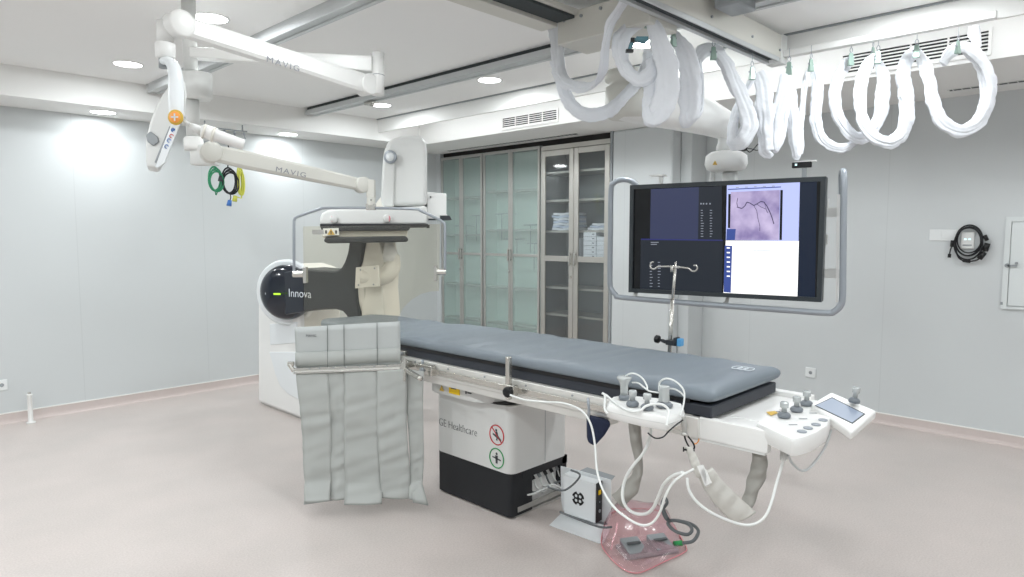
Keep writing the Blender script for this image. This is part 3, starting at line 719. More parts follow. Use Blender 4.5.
# access hatch
t = thing('wall_hatch', 'white framed access hatch with a latch on the right wall', 'hatch', (XR, .6, 1.4))
b = MB().box((XR - .02, .33, 1.045), (XR, .80, 1.065)).box((XR - .02, .33, 1.70), (XR, .80, 1.735)).box((XR - .02, .80, 1.045), (XR, .835, 1.735)).box((XR - .02, .30, 1.045), (XR, .33, 1.735)); build('frame', b, 'panel_door', t)
b = MB().box((XR - .018, .333, 1.068), (XR - .002, .797, 1.697)); build('door', b, 'panel_door', t, bevel=.004)
b = MB().cyl((XR - .02, .81, 1.372), (XR - .035, .81, 1.372), .016).box((XR - .035, .75, 1.366), (XR - .026, .81, 1.378)).cyl((XR - .02, .755, 1.39), (XR - .035, .755, 1.39), .010); build('latch', b, 'plastic_grey', t)
build('hinge', MB().box((XR - .024, .825, 1.075), (XR - .01, .84, 1.095)), 'plastic_grey', t)
# post beside the left wall
q = onZ(31, 423, 0)
t = thing('floor_post', 'short white post standing by the left wall', 'post', q)
b = MB().lathe(q, Z1, [(0, .035), (.01, .035), (.014, .022), (.02, .018), (.235, .018), (.24, .022), (.25, .022), (.252, .0)], 20); build('tube', b, 'enamel', t)
build('valve_cap', MB().lathe(q + Z1 * .252, Z1, [(0, .012), (.015, .012)], 12), 'steel', t)

# hook bar on the left soffit with coiled leads
HY = 6.50
bar0, bar1 = V((2.60, HY, 2.645)), V((3.02, HY, 2.645))
t = thing('hook_bar', 'thin steel hook bar under the left soffit', 'hook rail', (2.8, HY, 2.645))
build('bar', MB().box((2.53, HY - .006, 2.605), (2.97, HY + .006, 2.617)).box((2.56, HY - .004, 2.61), (2.57, HY + .004, SZ)).box((2.92, HY - .004, 2.61), (2.93, HY + .004, SZ)), 'plastic_grey', t)
for x in (2.55, 2.65, 2.75, 2.845, 2.94):
    b = MB().tube([(x, HY, 2.605), (x, HY, 2.575), (x + .004, HY - .012, 2.54), (x, HY - .03, 2.545)], .005, k=6).cyl((x, HY, 2.60), (x, HY, 2.57), .010, k=8); build('hook', b, 'tube_grey', t)
def lead(name, label, x, mt, zc, rx, rz, zdrop, plug, gap_from=2.545):
    t = thing(name, label, 'cable', (x, HY - .02, gap_from))
    b = MB().tube([(x, HY - .02, gap_from), (x + .01, HY - .02, (gap_from + zc + rz) / 2), (x - .005, HY - .02, zc + rz)], .006, k=6)
    for k in range(4): b.tube([V((x + dx * (1 + k * .06) + .012 * (k % 2), HY - .02 - .008 * k, zc + dz * (1 - k * .05) - .01 * k)) for dx, dz in [(rx * math.cos(2 * PI * i / 12 + k), rz * math.sin(2 * PI * i / 12 + k)) for i in range(12)]], .008, k=6, n=4, closed=True)
    b.tube([(x, HY - .03, zc - rz), (x + .01, HY - .03, zc - rz - .04), (x + zdrop[0], HY - .03, zdrop[1] + .03)], .005, k=6)
    build('cord', b, mt, t)
    build('plug', MB().cyl((x + zdrop[0], HY - .03, zdrop[1] + .035), (x + zdrop[0] - .01, HY - .03, zdrop[1] - .02), .018, .024), plug, t)
lead('coiled_lead', 'green coiled lead hanging from the steel hook bar', 2.63, 'green_cable', 2.135, .055, .11, (.06, 2.13), 'plastic_dark')
lead('coiled_lead', 'black coiled lead with a blue plug hanging from the hook bar', 2.765, 'cable_black', 2.125, .065, .12, (.0, 1.90), 'blue_plug')
lead('coiled_lead', 'yellow coiled lead hanging from the hook bar, rightmost of the three', 2.87, 'yellow_cable', 2.13, .022, .13, (-.05, 1.945), 'yellow_cable')

# ================================================================== LAMP AND SHIELD ARMS (one ceiling pole, two arms)
PD = 3.7
pole = at(190.5, 60, PD)
def on_pole(y): q = at(190.5, y, PD); return V((pole.x, pole.y, q.z))
t = thing('ceiling_pole', 'white ceiling pole with two articulated arms for the lamp and shield', 'ceiling arm', (pole.x, pole.y, CZ))
b = MB().cyl((pole.x, pole.y, CZ), on_pole(78), .037, k=24).cyl(on_pole(98), on_pole(136), .036, k=24); build('pole', b, 'enamel_grey', t)
o1 = FH * .03 + RT * .048
b = MB().box((0, 0, 0), (.001, .001, .001)) if False else MB()
b.lathe(on_pole(73) + RT * .03, (0, 0, -1), [(0, .074), (.006, .08), (.13, .08), (.145, .07)], 28); build('hub_collar', b, 'enamel_grey', t)
b = MB().lathe(on_pole(136), (0, 0, -1), [(0, .04), (.01, .05), (.05, .052), (.075, .05)], 24); build('hub_collar', b, 'enamel', t)
# rear upper arm from pole to elbow
E1 = at(378, 62, 3.95)
s0 = on_pole(66); s0b = V((s0.x, s0.y, s0.z)); zz = E1.z
def beam(name, p, q, w, h0, h1, mt, par, bev=.008, lab=None):
    d = (V(q) - V(p)); sd = V((d.y, -d.x, 0)).normalized() * w; up = sd.cross(d).normalized(); up = up if up.z > 0 else -up
    b = MB().hexa([p - sd - up * h0, p + sd - up * h0, q + sd - up * h1, q - sd - up * h1, p - sd + up * h0, p + sd + up * h0, q + sd + up * h1, q - sd + up * h1])
    return build(name, b, mt, par, bevel=bev, label=lab)
pa = on_pole(72); pb = at(372, 65, 3.95); pa2 = V((pa.x, pa.y, pb.z - .0))
beam('rear_arm', pa2, pb, .04, .028, .046, 'enamel', t)
b = MB().cyl(at(378, 53.5, 3.95), at(378, 95, 3.95), .037, k=24); build('elbow', b, 'enamel', t)
b = MB().cyl(at(378, 75.3, 3.95), at(378, 76, 3.95), .0378, k=24); build('elbow_seam', b, 'grey_text', t)
# sprung lamp arm, elbow back to the lamp joint
A1 = at(366, 85, 3.92); A0 = at(178, 25, 3.1)
d = A1 - A0; dn = d.normalized(); sd = V((d.y, -d.x, 0)).normalized(); sd = sd if sd.dot(FH) < 0 else -sd; upv = sd.cross(dn); upv = upv if upv.z > 0 else -upv
b = MB()
def armring(f, w, h, c=.3): p = A0 + d * f; return [p + sd * w * x + upv * h * z for x, z in ((-1, -1 + c), (-1 + c, -1), (1 - c, -1), (1, -1 + c), (1, 1 - c), (1 - c, 1), (-1 + c, 1), (-1, 1 - c))]
b.sm = True; n = len(b.v); secs = [armring(.03, .035, .044), armring(.12, .040, .045), armring(.5, .040, .046), armring(.85, .040, .052), armring(.97, .040, .054), armring(1.0, .03, .04)]
for s_ in secs: b.v += s_
for i in range(len(secs) - 1):
    for j in range(8): b.face([n + i * 8 + j, n + i * 8 + (j + 1) % 8, n + i * 8 + 8 + (j + 1) % 8, n + i * 8 + 8 + j])
b.face(list(range(n, n + 8))); b.face(list(range(n + 40, n + 48))); arm = build('lamp_arm', b, 'enamel', t); arm.data.set_sharp_from_angle(angle=math.radians(35))
b = MB().lathe(A0 - sd * .055, sd, [(0, .05), (.004, .059), (.012, .061), (.10, .061), (.106, .059), (.11, .05), (.11, 0)], 36); build('joint_disc', b, 'enamel', t)
b = MB().lathe(A1 - sd * .05, sd, [(0, .055), (.004, .06), (.096, .06), (.10, .055)], 30); build('joint_disc', b, 'enamel', t)
text('maker_lettering', 'MAVIG', .043, onp(266, 61.5, A0 + sd * .0405, sd) + sd * .001, dn, upv, 'grey_text', t, spacing=1.25, width=.185)
# lamp yoke: vertical joint, curved fork, lamp head
J = at(165.5, 40, 3.1)
b = MB().cyl(at(165, 22, 3.1), at(165, 44, 3.1), .037, k=24); build('yoke_post', b, 'enamel', t)
b = MB().lathe(at(165, 43, 3.1), (0, 0, -1), [(0, .038), (.004, .043), (.065, .043), (.072, .036), (.075, 0)], 28); build('yoke_collar', b, 'enamel', t)
b = MB().cyl(at(163, 58, 3.1), at(163, 68, 3.1), .018, k=12); build('hinge_pin', b, 'plastic_grey', t)
def away(x, y=288): d_ = ray(x, y); d_.z = 0; return d_.normalized()
AWL = away(168)
lm = thing('surgical_lamp', 'white surgical lamp head with an orange button, tilted down on its fork', 'surgical lamp', at(170, 60, 3.1))
fork = [at(163, 61, 3.08), at(168, 61, 3.06), at(173, 66, 3.04), at(175.5, 76, 3.02), at(176, 95, 3.02), at(176, 116, 3.02)]
b = MB().tube(fork, [.018, .022, .028, .032, .034, .03], k=12, n=6, flat=.9); build('fork', b, 'enamel_cool', lm)
hd = lambda pts, D: [at(x, y, D) for x, y in pts]
headpts = [(180, 76), (185, 82), (187, 95), (185, 108), (180, 118), (176, 128), (160, 167), (157, 168), (147, 166.5), (146, 162), (146, 140), (150, 122), (156, 106), (163, 94), (170, 84)]
b = MB().prism(hd(headpts, 3.06), AWL * .24); build('head_housing', b, 'enamel_grey', lm, bevel=.02, seg=4)
b = MB().prism(hd([(171, 125), (178, 118), (181, 121), (165, 163), (158, 168), (155, 167)], 3.04), AWL * .05); build('control_strip', b, 'enamel_cool', lm, bevel=.004)
b = MB().prism(hd([(146, 134.5), (150.5, 131), (158, 137), (159, 142), (153, 146), (147, 141)], 3.05), AWL * .2); build('vent_block', b, 'plastic_grey', lm, bevel=.005)
b = MB().prism(hd([(169.5, 126), (171, 127), (156, 163), (154.5, 162)], 3.045), AWL * .03); build('edge_seam', b, 'plastic_grey', lm)
bt = at(176, 117.5, 2.99)
b = MB().lathe(bt, -FH, [(0, .034), (.006, .034), (.010, .028), (.010, 0)], 28); bo = build('button_ring', b, 'hazard', lm)
b = MB().lathe(bt - FH * .0101, -FH, [(0, .026), (.002, .025), (.002, 0)], 28); build('button', b, 'orange', lm)
b = MB().obox(bt - FH * .013, RT * .016, FH * .001, Z1 * .003).obox(bt - FH * .013, RT * .003, FH * .001, Z1 * .016); build('button_cross', b, 'white_text', lm)
for k, (x, y, mt) in enumerate(((173, 130, 'blue_plug'), (171.5, 136, 'red'), (169, 140.5, 'blue_plug'), (166.5, 146.5, 'blue_plug'))):
    q = at(x, y, 3.036); b = MB().tube([q + (RT * math.cos(a_) + Z1 * math.sin(a_)) * .008 for a_ in [i * PI / 4 for i in range(7)]], .0018, k=5, n=3)
    if k == 0: b.obox(q, RT * .007, FH * .001, Z1 * .003)
    build('icon', b, mt, lm)
hp = [at(181, 119, 3.0), at(190, 125, 3.02), at(201, 131, 3.03)]
b = MB().cyl(hp[0], hp[1], .006, .010).cyl(hp[1], hp[2], .012, .022); build('handle_neck', b, 'enamel_grey', lm)
hb = (at(245, 145.5, 3.1) - at(201, 130, 3.03))
b = MB().lathe(at(200, 129.5, 3.03), hb, [(0, .018), (.01, .028), (.04, .032), (.07, .032), (.075, .027), (hb.length * .98, .025), (hb.length, .02), (hb.length, 0)], 24); build('handle', b, 'enamel', lm)
b = MB().lathe(at(203, 131, 3.03), hb, [(0, .034), (.01, .034)], 24).lathe(at(212, 134, 3.04), hb, [(0, .034), (.012, .034)], 24); build('handle_band', b, 'enamel_warm', lm)

# lower arm to the lead-glass shield
B0 = at(211, 152.5, 3.6); B1 = at(362, 185, 4.02)
d = B1 - B0; dn = d.normalized(); sd = V((d.y, -d.x, 0)).normalized(); sd = sd if sd.dot(FH) < 0 else -sd; upv = sd.cross(dn); upv = upv if upv.z > 0 else -upv
q0 = on_pole(150); q1 = V((B0.x, B0.y, q0.z))
b = MB().obox(V((q0.x, q0.y, B0.z)) + RT * .06, RT * .07, FH * .035, Z1 * .055); build('arm_bracket', b, 'enamel_grey', t, bevel=.008)
b = MB().lathe(B0 - sd * .05, sd, [(0, .05), (.004, .055), (.096, .055), (.10, .05), (.10, 0)], 32); build('joint_disc', b, 'beige_metal', t)
b = MB(); A0_, A1_ = B0, B1
def armring2(f, w, h, c=.3): p = B0 + d * f; return [p + sd * w * x + upv * h * z for x, z in ((-1, -1 + c), (-1 + c, -1), (1 - c, -1), (1, -1 + c), (1, 1 - c), (1 - c, 1), (-1 + c, 1), (-1, 1 - c))]
b.sm = True; secs = [armring2(.02, .03, .042), armring2(.2, .036, .048), armring2(.7, .036, .040), armring2(1.0, .03, .034)]
for s_ in secs: b.v += s_
for i in range(3):
    for j in range(8): b.face([i * 8 + j, i * 8 + (j + 1) % 8, i * 8 + 8 + (j + 1) % 8, i * 8 + 8 + j])
b.face(list(range(0, 8))); b.face(list(range(24, 32))); arm = build('shield_arm', b, 'beige_metal', t); arm.data.set_sharp_from_angle(angle=math.radians(35))
b = MB().lathe(B1 - sd * .045, sd, [(0, .04), (.004, .047), (.086, .047), (.09, .04), (.09, 0)], 30); build('joint_disc', b, 'beige_metal', t)
text('maker_lettering', 'MAVIG', .040, onp(275, 171.2, B0 + sd * .0365, sd) + sd * .001, dn, upv, 'grey_text', t, spacing=1.2, width=.165)
SD = 4.02
b = MB().obox(at(371, 189, SD), RT * .024, FH * .025, Z1 * .055).cyl(at(371, 197, SD), at(371, 206, SD), .026); build('hanger_post', b, 'beige_metal', t, bevel=.005)
build('hanger_screw', MB().cyl(at(371, 200, SD - .03), at(371, 200, SD - .02), .004, k=8), 'black', t)

# lead glass shield
g = thing('lead_glass_shield', 'hanging lead glass shield in a bent grey tube frame over the table head', 'shield', at(371, 207, SD))
b = MB().tube([at(294, 272, SD), at(294, 226, SD), at(294.5, 220, SD), at(298, 216.5, SD), at(320, 209, SD), at(326, 208, SD), at(371, 208, SD), at(414, 209, SD), at(421, 211, SD), at(438, 219, SD), at(443, 222.5, SD), at(445, 228, SD), at(445, 272, SD)], .0085, k=10, n=5); build('tube_frame', b, 'tube_grey', g)
b = MB().obox(at(371, 207, SD), RT * .028, FH * .02, Z1 * .018); build('clamp', b, 'steel', g, bevel=.003)
go = [(303, 226.5), (440, 224), (439, 291), (430, 291.5), (421, 294), (411, 300), (403, 308), (398, 318), (396.5, 337), (304.5, 337)]
b = MB().prism([at(x, y, SD) for x, y in go], FH * .009); build('glass_pane', b, 'lead_glass', g)
b = MB().cyl(at(293, 274, SD), at(304, 274, SD), .02).obox(at(305.5, 275, SD), RT * .010, FH * .02, Z1 * .048); build('side_clamp', b, 'steel', g, bevel=.002)
b = MB().cyl(at(446, 272, SD), at(437, 272, SD), .02).obox(at(435.5, 273, SD), RT * .010, FH * .02, Z1 * .046); build('side_clamp', b, 'steel', g, bevel=.002)
build('warning_mark', MB().obox(at(318, 232, SD - .003), RT * .035, FH * .001, Z1 * .014), 'alu', g)

# ================================================================== C-ARM GANTRY
AWG = away(372)
gt = thing('gantry', 'white floor-standing C-arm X-ray gantry with a dark pivot and detector', 'x-ray machine', onZ(280, 405, 0))
gx = 2.80
col = MB()
colp = [onX(x, y, gx) for x, y in ((258, 407), (257.5, 300), (259, 285), (264, 273), (272, 266), (282, 264), (294, 268), (299, 280), (298, 322), (298, 345))]
colp[0].z = 0
yb_ = onX(298, 345, gx).y
pts = [V((gx, colp[0].y, .012))] + colp[1:9] + [V((gx, yb_, .62)), V((gx, yb_ - .05, .50)), V((gx, yb_ - .35, .28)), V((gx, 4.75, .26)), V((gx, 4.75, .012))]
b = MB().prism(pts, (.42, 0, 0)); build('base_column', b, 'enamel', gt, bevel=.03, seg=4)
pf = pts
gf = lambda x, y: onX(x, y, gx - .006)
b = MB().prism([gf(x, y) for x, y in [(269, 352), (272, 362), (275, 374), (280, 386), (288, 394), (299, 400), (330, 412), (330, 395), (304, 381), (299, 364), (298, 352)]], (.02, 0, 0)); build('base_cover', b, 'enamel_cool', gt, bevel=.005, seg=3)
b = MB().prism([gf(x, y) for x, y in [(269.5, 324), (270, 345), (296.5, 343), (296.5, 322)]], (.02, 0, 0)); build('neck_cover', b, 'enamel_cool', gt, bevel=.005, seg=3)
b = MB().box((gx + .03, 4.78, 0), (gx + .39, colp[0].y - .03, .05)); build('floor_foot', b, 'enamel_grey', gt)
dc = at(289, 290.5, 5.75)
nrm = (-FH * .96 - RT * .2).normalized(); a1_ = nrm.cross(Z1).normalized()
dcc = at(291, 291.5, 5.78)
b = MB(); b.sm = True; b.lathe(at(287, 292.5, 5.8) + nrm * -.05, nrm, [(0, .27), (.03, .288), (.06, .288), (.08, .27)], 48); build('pivot_ring', b, 'enamel_cool', gt)
b = MB(); b.sm = True; b.lathe(dcc + nrm * .06, nrm, [(0, .238), (.03, .235), (.06, .222), (.085, .19), (.10, .145), (.11, .07), (.112, 0)], 48); build('pivot_dome', b, 'navy_gloss', gt)
# dark carriage from pivot to C arc
cd = V(at(357, 290, 5.25)) - V(at(290, 290, 5.6)); cd.z = 0; cdn = cd.normalized(); cn = V((cd.y, -cd.x, 0)).normalized(); cn = cn if cn.dot(FH) < 0 else -cn
P0 = at(290, 290, 5.58)
def cp(x, y): return onp(x, y, P0, cn)
trunk = [(284, 272), (300, 268.5), (320, 270), (335, 270.5), (340, 268.5), (344, 262), (347, 253), (349, 240), (364, 240), (360, 258), (357.5, 272), (356.8, 288), (357, 303), (359, 322), (348, 322), (346, 316), (342, 311.5), (335, 309.5), (320, 310), (300, 312.5), (284, 315)]
b = MB().prism([cp(x, y) for x, y in trunk], -cn * .30); build('carriage', b, 'slate', gt, bevel=.02, seg=4)
b = MB().prism([cp(x, y) + cn * .004 for x, y in [(284, 272), (304, 269.5), (304, 311.5), (296, 313), (286, 315)]], -cn * .03); build('gloss_panel', b, 'navy_gloss', gt, bevel=.006)
text('name_lettering', 'Innova', .098, cp(289.5, 296.5) + cn * .012, cdn, Z1, 'white_text', gt, bold=-.0006)
q = onp(277, 294, dcc + nrm * .2, nrm); build('status_light', MB().obox(q, a1_ * .03, nrm * .004, Z1 * .007), 'led_green', gt)
q = onp(267, 293.5, dcc + nrm * .15, nrm); build('screw_cap', MB().cyl(q, q + nrm * .01, .012), 'enamel_grey', gt)
# C arc: opens away to the right
aw = (RT * .35 + FH * .94).normalized(); sid = (RT * .94 - FH * .35).normalized()
ac = at(368, 285, 5.35)
isoc = ac + aw * .72 + Z1 * .0
b = MB(); b.sm = False; n0 = 0; N = 40
for i in range(N + 1):
    th = math.radians(180 + 78 - 156 * i / N) ; rd = aw * math.cos(th) + Z1 * math.sin(th)
    for rr_, ww in ((.70, -.08), (.70, .08), (.80, .08), (.84, .04), (.84, -.04), (.80, -.08)): b.v.append(isoc + rd * rr_ + sid * ww)
for i in range(N):
    for j in range(6): b.face([i * 6 + j, i * 6 + (j + 1) % 6, i * 6 + 6 + (j + 1) % 6, i * 6 + 6 + j], True)
b.face(list(range(6))); b.face(list(range(N * 6, N * 6 + 6))); o = build('c_arc', b, 'enamel_warm', gt); o.data.set_sharp_from_angle(angle=math.radians(30))
# white inner liner panel beside the carriage
b = MB().prism([cp(x, y) - cn * .03 for x, y in [(364, 238), (376, 238), (381, 262), (380, 290), (383, 325), (359.5, 325), (357.5, 303), (357.2, 288), (358, 272), (360.5, 258)]], -cn * .2); build('arc_cover', b, 'enamel_warm', gt, bevel=.012, seg=3)
# hose elbow
D_ = 5.15
b = MB().tube([at(362, 276, D_), at(372, 277, D_), at(384, 276, D_), at(391, 270, D_), at(393, 262, D_), at(392, 256, D_)], [.062, .066, .068, .066, .058, .055], k=18, n=6); hs = build('hose_elbow', b, 'enamel_warm', gt)
b = MB().lathe(at(391.5, 261, D_), (RT * -.15 + Z1), [(0, .062), (.05, .06), (.10, .045), (.16, .022), (.2, .010)], 20); build('hose_cone', b, 'enamel', gt)
b = MB()
for h_ in (.06, .085, .11): b.lathe(at(391.5, 261, D_), (RT * -.15 + Z1), [(h_, .070 - h_ * .28), (h_ + .01, .069 - h_ * .28)], 20)
build('hose_ridge', b, 'enamel_grey', gt)
b = MB().prism([cp(x, y) + cn * .06 for x, y in [(361, 267), (383, 265), (384, 286), (360, 288)]], -cn * .02); pl = build('mount_plate', b, 'enamel_warm', gt, bevel=.004)
b = MB()
for x, y in ((366, 269.5), (380, 268), (364, 284.5), (379, 284)): q = cp(x, y) + cn * .062; b.cyl(q, q + cn * .003, .007, k=8)
build('screw', b, 'plastic_grey', pl)
# detector tower
DT = 5.0
tw = [(383, 206), (381.5, 195), (383, 165), (384, 152), (387, 143), (393, 138), (402, 135.5), (415, 135), (422, 137), (426, 142), (427.5, 150), (427.5, 206)]
b = MB().prism([at(x, y, DT + .05) for x, y in tw], AWG * .38); build('detector_tower', b, 'enamel_grey', gt, bevel=.035, seg=5)
b = MB().prism([at(x, y, DT + .03) for x, y in [(383.5, 207), (382, 196), (383.8, 165), (385, 153), (389, 149), (394, 150), (395.5, 158), (394.5, 170), (394, 207)]], AWG * .1); build('tower_face', b, 'enamel_grey', gt, bevel=.012, seg=3)
q = at(390.5, 157, DT + .02)
b = MB().lathe(q, -(AWG * .9 + RT * .3), [(0, .05), (.01, .05), (.014, .044), (.014, .036)], 32); build('dial_ring', b, 'tube_grey', gt)
b = MB(); b.ball(q, .036, .036, .036); build('dial_glass', b, 'enamel_cool', gt)
b = MB().prism([at(x, y, DT - .12) for x, y in [(320, 225), (320, 218), (322, 213), (327, 210), (335, 208.5), (380, 208), (427, 206), (427.5, 224), (410, 224.5)]], AWG * .55); build('detector_housing', b, 'enamel_grey', gt, bevel=.018, seg=4)
b = MB().prism([at(x, y, DT - .135) for x, y in [(320, 224), (428, 224), (428.2, 227), (320, 227)]], AWG * .5).cyl(at(428, 225, DT), at(428, 228, DT), .012); build('seal_strip', b, 'black_rubber', gt)
b = MB().prism([at(x, y, DT - .15) for x, y in [(320, 226.5), (411, 225.5), (409, 230.5), (322, 231.2)]], AWG * .5); build('collision_ring', b, 'slate', gt, bevel=.008)
b = MB().prism([at(x, y, DT - .10) for x, y in [(321, 231), (408, 230), (407, 237), (323, 238)]], AWG * .42); build('detector_neck', b, 'enamel_warm', gt, bevel=.006)
b = MB().prism([at(x, y, DT - .15) for x, y in [(325, 237), (406, 236), (409, 239.5), (407, 242), (328, 243.5), (323.5, 241.5)]], AWG * .5); build('collision_ring', b, 'slate', gt, bevel=.012, seg=3)
for x, y in ((334, 219), (387, 218.5)):
    q = at(x, y, DT - .14); k_ = build('indicator_lens', MB().lathe(q, -AWG, [(-.02, .03), (.008, .03), (.014, .024), (.016, 0)], 24), 'enamel_grey', gt)
    build('pink_half', MB().prism([q - AWG * .0162 + (RT * math.cos(a_) * (1 if x > 350 else -1) + Z1 * math.sin(a_)) * .026 for a_ in [math.radians(d_) for d_ in range(-60, 61, 15)]], -AWG * .001), 'pink_mark', k_)
pl = build('warning_plate', MB().prism([at(x, y, DT - .16) for x, y in [(323, 228.5), (338.5, 228), (339, 235), (323, 235.8)]], AWG * .05), 'outlet', gt)
q = at(331, 232, DT - .162); b = MB().use('hazard').prism([q - RT * .028 - Z1 * .02, q + RT * .028 - Z1 * .02, q + Z1 * .024], -AWG * .002).use('dark_text').obox(q - RT * .036 , RT * .007, AWG * .001, Z1 * .012).obox(q + RT * .036, RT * .007, AWG * .001, Z1 * .012).obox(q - AWG * .003 - Z1 * .003, RT * .004, AWG * .001, Z1 * .012); build('warning_mark', b, None, pl)
# imaging side box on the right
b = MB().prism([at(x, y, DT + .12) for x, y in [(427, 192), (446.5, 193.5), (446.5, 214), (450, 219), (427, 220)]], AWG * .25); build('side_box', b, 'enamel', gt, bevel=.006)
b = MB().prism([at(x, y, DT + .11) for x, y in [(440, 215.5), (449.5, 215.5), (452, 220), (440, 220)]], AWG * .2).cyl(at(430.5, 197, DT + .105), at(430.5, 197, DT + .12), .006).obox(at(436, 219.5, DT + .12), RT * .06, AWG * .02, Z1 * .006); build('side_box_foot', b, 'slate', gt)
# tube housing below the table
b = MB().lathe(V((isoc.x - .05, isoc.y, .30)), Z1, [(0, .15), (.02, .18), (.30, .18), (.36, .12), (.36, 0)], 32); build('tube_housing', b, 'enamel', gt)

# ================================================================== PATIENT TABLE
XA, XB = 2.45, 3.08
tb = thing('patient_table', 'long grey-padded patient table on a white and black floor pedestal', 'operating table', (2.85, 2.8, 0))
px0, px1, py0, py1 = 2.60, 3.10, 2.525, 3.18
def rrect(x0, x1, y0, y1, r, z, n=6, bulge=0.0):
    P = []
    for cx, cy, a in ((x1 - r, y1 - r, 0), (x0 + r, y1 - r, PI / 2), (x0 + r, y0 + r, PI), (x1 - r, y0 + r, 1.5 * PI)):
        for i in range(n + 1): P.append(V((cx + r * math.cos(a + PI / 2 * i / n), cy + r * math.sin(a + PI / 2 * i / n), z)))
    return P
def loft(b, rings):
    k = len(rings[0]); n = len(b.v)
    for r_ in rings: b.v += r_
    b.face(list(range(n, n + k))[::-1], False)
    for i in range(len(rings) - 1):
        for j in range(k): b.face([n + i * k + j, n + i * k + (j + 1) % k, n + i * k + k + (j + 1) % k, n + i * k + k + j], True)
    b.face(list(range(n + (len(rings) - 1) * k, n + len(rings) * k)), False); return b
def finish(o, a=35): o.data.set_sharp_from_angle(angle=math.radians(a)); return o
b = loft(MB(), [rrect(px0, px1, py0, py1, .05, z) for z in (.262, .268, .640, .650)]); finish(build('pedestal_cover', b, 'enamel_grey', tb))
b = MB(); 
b = loft(MB(), [rrect(px0 + .006, px1 - .30, py0 + .006, py1 - .006, .028, z) for z in (.012, .262)]); finish(build('pedestal_base', b, 'black_rubber', tb))
build('base_header', MB().box((px0 + .1, py0 + .004, .215), (px1 - .004, py0 + .05, .262)).box((px1 - .05, py0 + .004, .03), (px1 - .01, py1 - .01, .262)), 'black_rubber', tb)
build('floor_plate', MB().box((px0 + .05, py0 + .012, 0), (px1 - .01, py1 - .03, .012)), 'alu', tb)
build('seam_strip', MB().box((2.885, py0 - .0015, .27), (2.888, py0 + .01, .645)), 'plastic_grey', tb)
build('junction_panel', MB().box((px0 + .12, py0 + .055, .03), (px1 - .02, py0 + .07, .225)), 'enamel', tb)
build('sill_plate', MB().box((px0 + .06, py0 + .004, .03), (px1 - .01, py0 + .016, .06)), 'alu', tb)
rr = random.Random(5)
for i in range(7):
    x = 2.72 + i * .055; b = MB().cyl((x, py0 + .055, .19), (x, py0 + .035, .17), .011, k=8)
    build('plug', b, 'black' if i % 3 else 'plastic_grey', tb)
    e = x + .1 + rr.random() * .15
    b = MB().tube([(x, py0 + .04, .17), (x + .01, py0 + .02, .12), (x + .05, py0 + .0, .07 + .05 * rr.random()), (min(e, 3.12), py0 - .02, .05 + .08 * rr.random()), (min(e + .1, 3.18), py0 - .05, .06)], .006, k=6); build('cable', b, ['cable_white', 'cable_grey', 'cable_white'][i % 3], tb)
b = loft(MB(), [rrect(px0 - .015, px1, py0 + .02, py1 + .02, .10, z) for z in (.650, .66)]); finish(build('bellows_gap', b, 'black', tb))
# tilt collar between pedestal and table frame (rounded toward the foot)
b = loft(MB(), [rrect(2.52, 3.04, 2.62, 3.22, .16, z) for z in (.655, .664, .735, .74)]); finish(build('collar', b, 'enamel_grey', tb))
def xface(x, pts, dx=-.002): return [onX(a, c, x) for a, c in pts]
CF = 2.512
q = V((CF, 3.135, .70)); 
b = MB().use('hazard').prism([V((2.515, 3.04, .675)), V((2.515, 3.0, .675)), V((2.515, 3.02, .708))], (.004, 0, 0)).use('yellow').box((2.513, 2.86, .675), (2.52, 2.95, .715)).use('dark_text').box((2.512, 2.885, .705), (2.52, 2.93, .710)).box((2.512, 2.80, .695), (2.52, 2.805, .712)).box((2.512, 2.76, .70), (2.52, 2.79, .705)); build('rating_label', b, None, tb)
text('maker_lettering', 'GE Healthcare', .068, (px0 - .001, 3.15, .425), (0, -1, 0), Z1, 'dark_text', tb, spacing=.98, bold=-.0016, width=.345)
def badge(label, yc, zc, mt, strike):
    X_ = px0 - .002; r = .056
    b = MB().use(mt).tube([V((X_, yc + r * math.cos(2 * PI * i / 20), zc + r * math.sin(2 * PI * i / 20))) for i in range(20)], .0035, k=6, n=2, closed=True)
    if strike: b.cyl((X_, yc + r * .7, zc + r * .7), (X_, yc - r * .7, zc - r * .7), .003, k=6)
    bd = 'red' if False else 'dark_text'
    b.use(bd)
    if strike:  # figure sitting on the table edge
        b.ball((X_, yc + .004, zc + .027), .0015, .008, .008, 8, 6).prism([V((X_, yc + .008, zc + .018)), V((X_, yc - .006, zc + .018)), V((X_, yc - .012, zc - .004)), V((X_, yc + .008, zc - .006))], (-.001, 0, 0))
        b.prism([V((X_, yc + .030, zc + .006)), V((X_, yc + .032, zc - .002)), V((X_, yc - .016, zc - .022)), V((X_, yc - .032, zc - .034)), V((X_, yc - .036, zc - .022)), V((X_, yc - .014, zc - .004))], (-.001, 0, 0)).prism([V((X_, yc - .004, zc - .01)), V((X_, yc + .006, zc - .03)), V((X_, yc - .006, zc - .032))], (-.001, 0, 0))
    else:
        b.ball((X_, yc, zc + .026), .0015, .008, .008, 8, 6).prism([V((X_, yc + .010, zc + .016)), V((X_, yc - .010, zc + .016)), V((X_, yc - .007, zc - .03)), V((X_, yc + .007, zc - .03))], (-.001, 0, 0))
        b.prism([V((X_, yc + .034, zc - .0)), V((X_, yc + .034, zc + .006)), V((X_, yc - .034, zc - .002)), V((X_, yc - .034, zc - .01))], (-.001, 0, 0))
    build('safety_badge', b, None, tb, label=label)
badge('red ringed badge', 2.637, .47, 'red', True)
badge('green ringed badge', 2.638, .335, 'green', False)
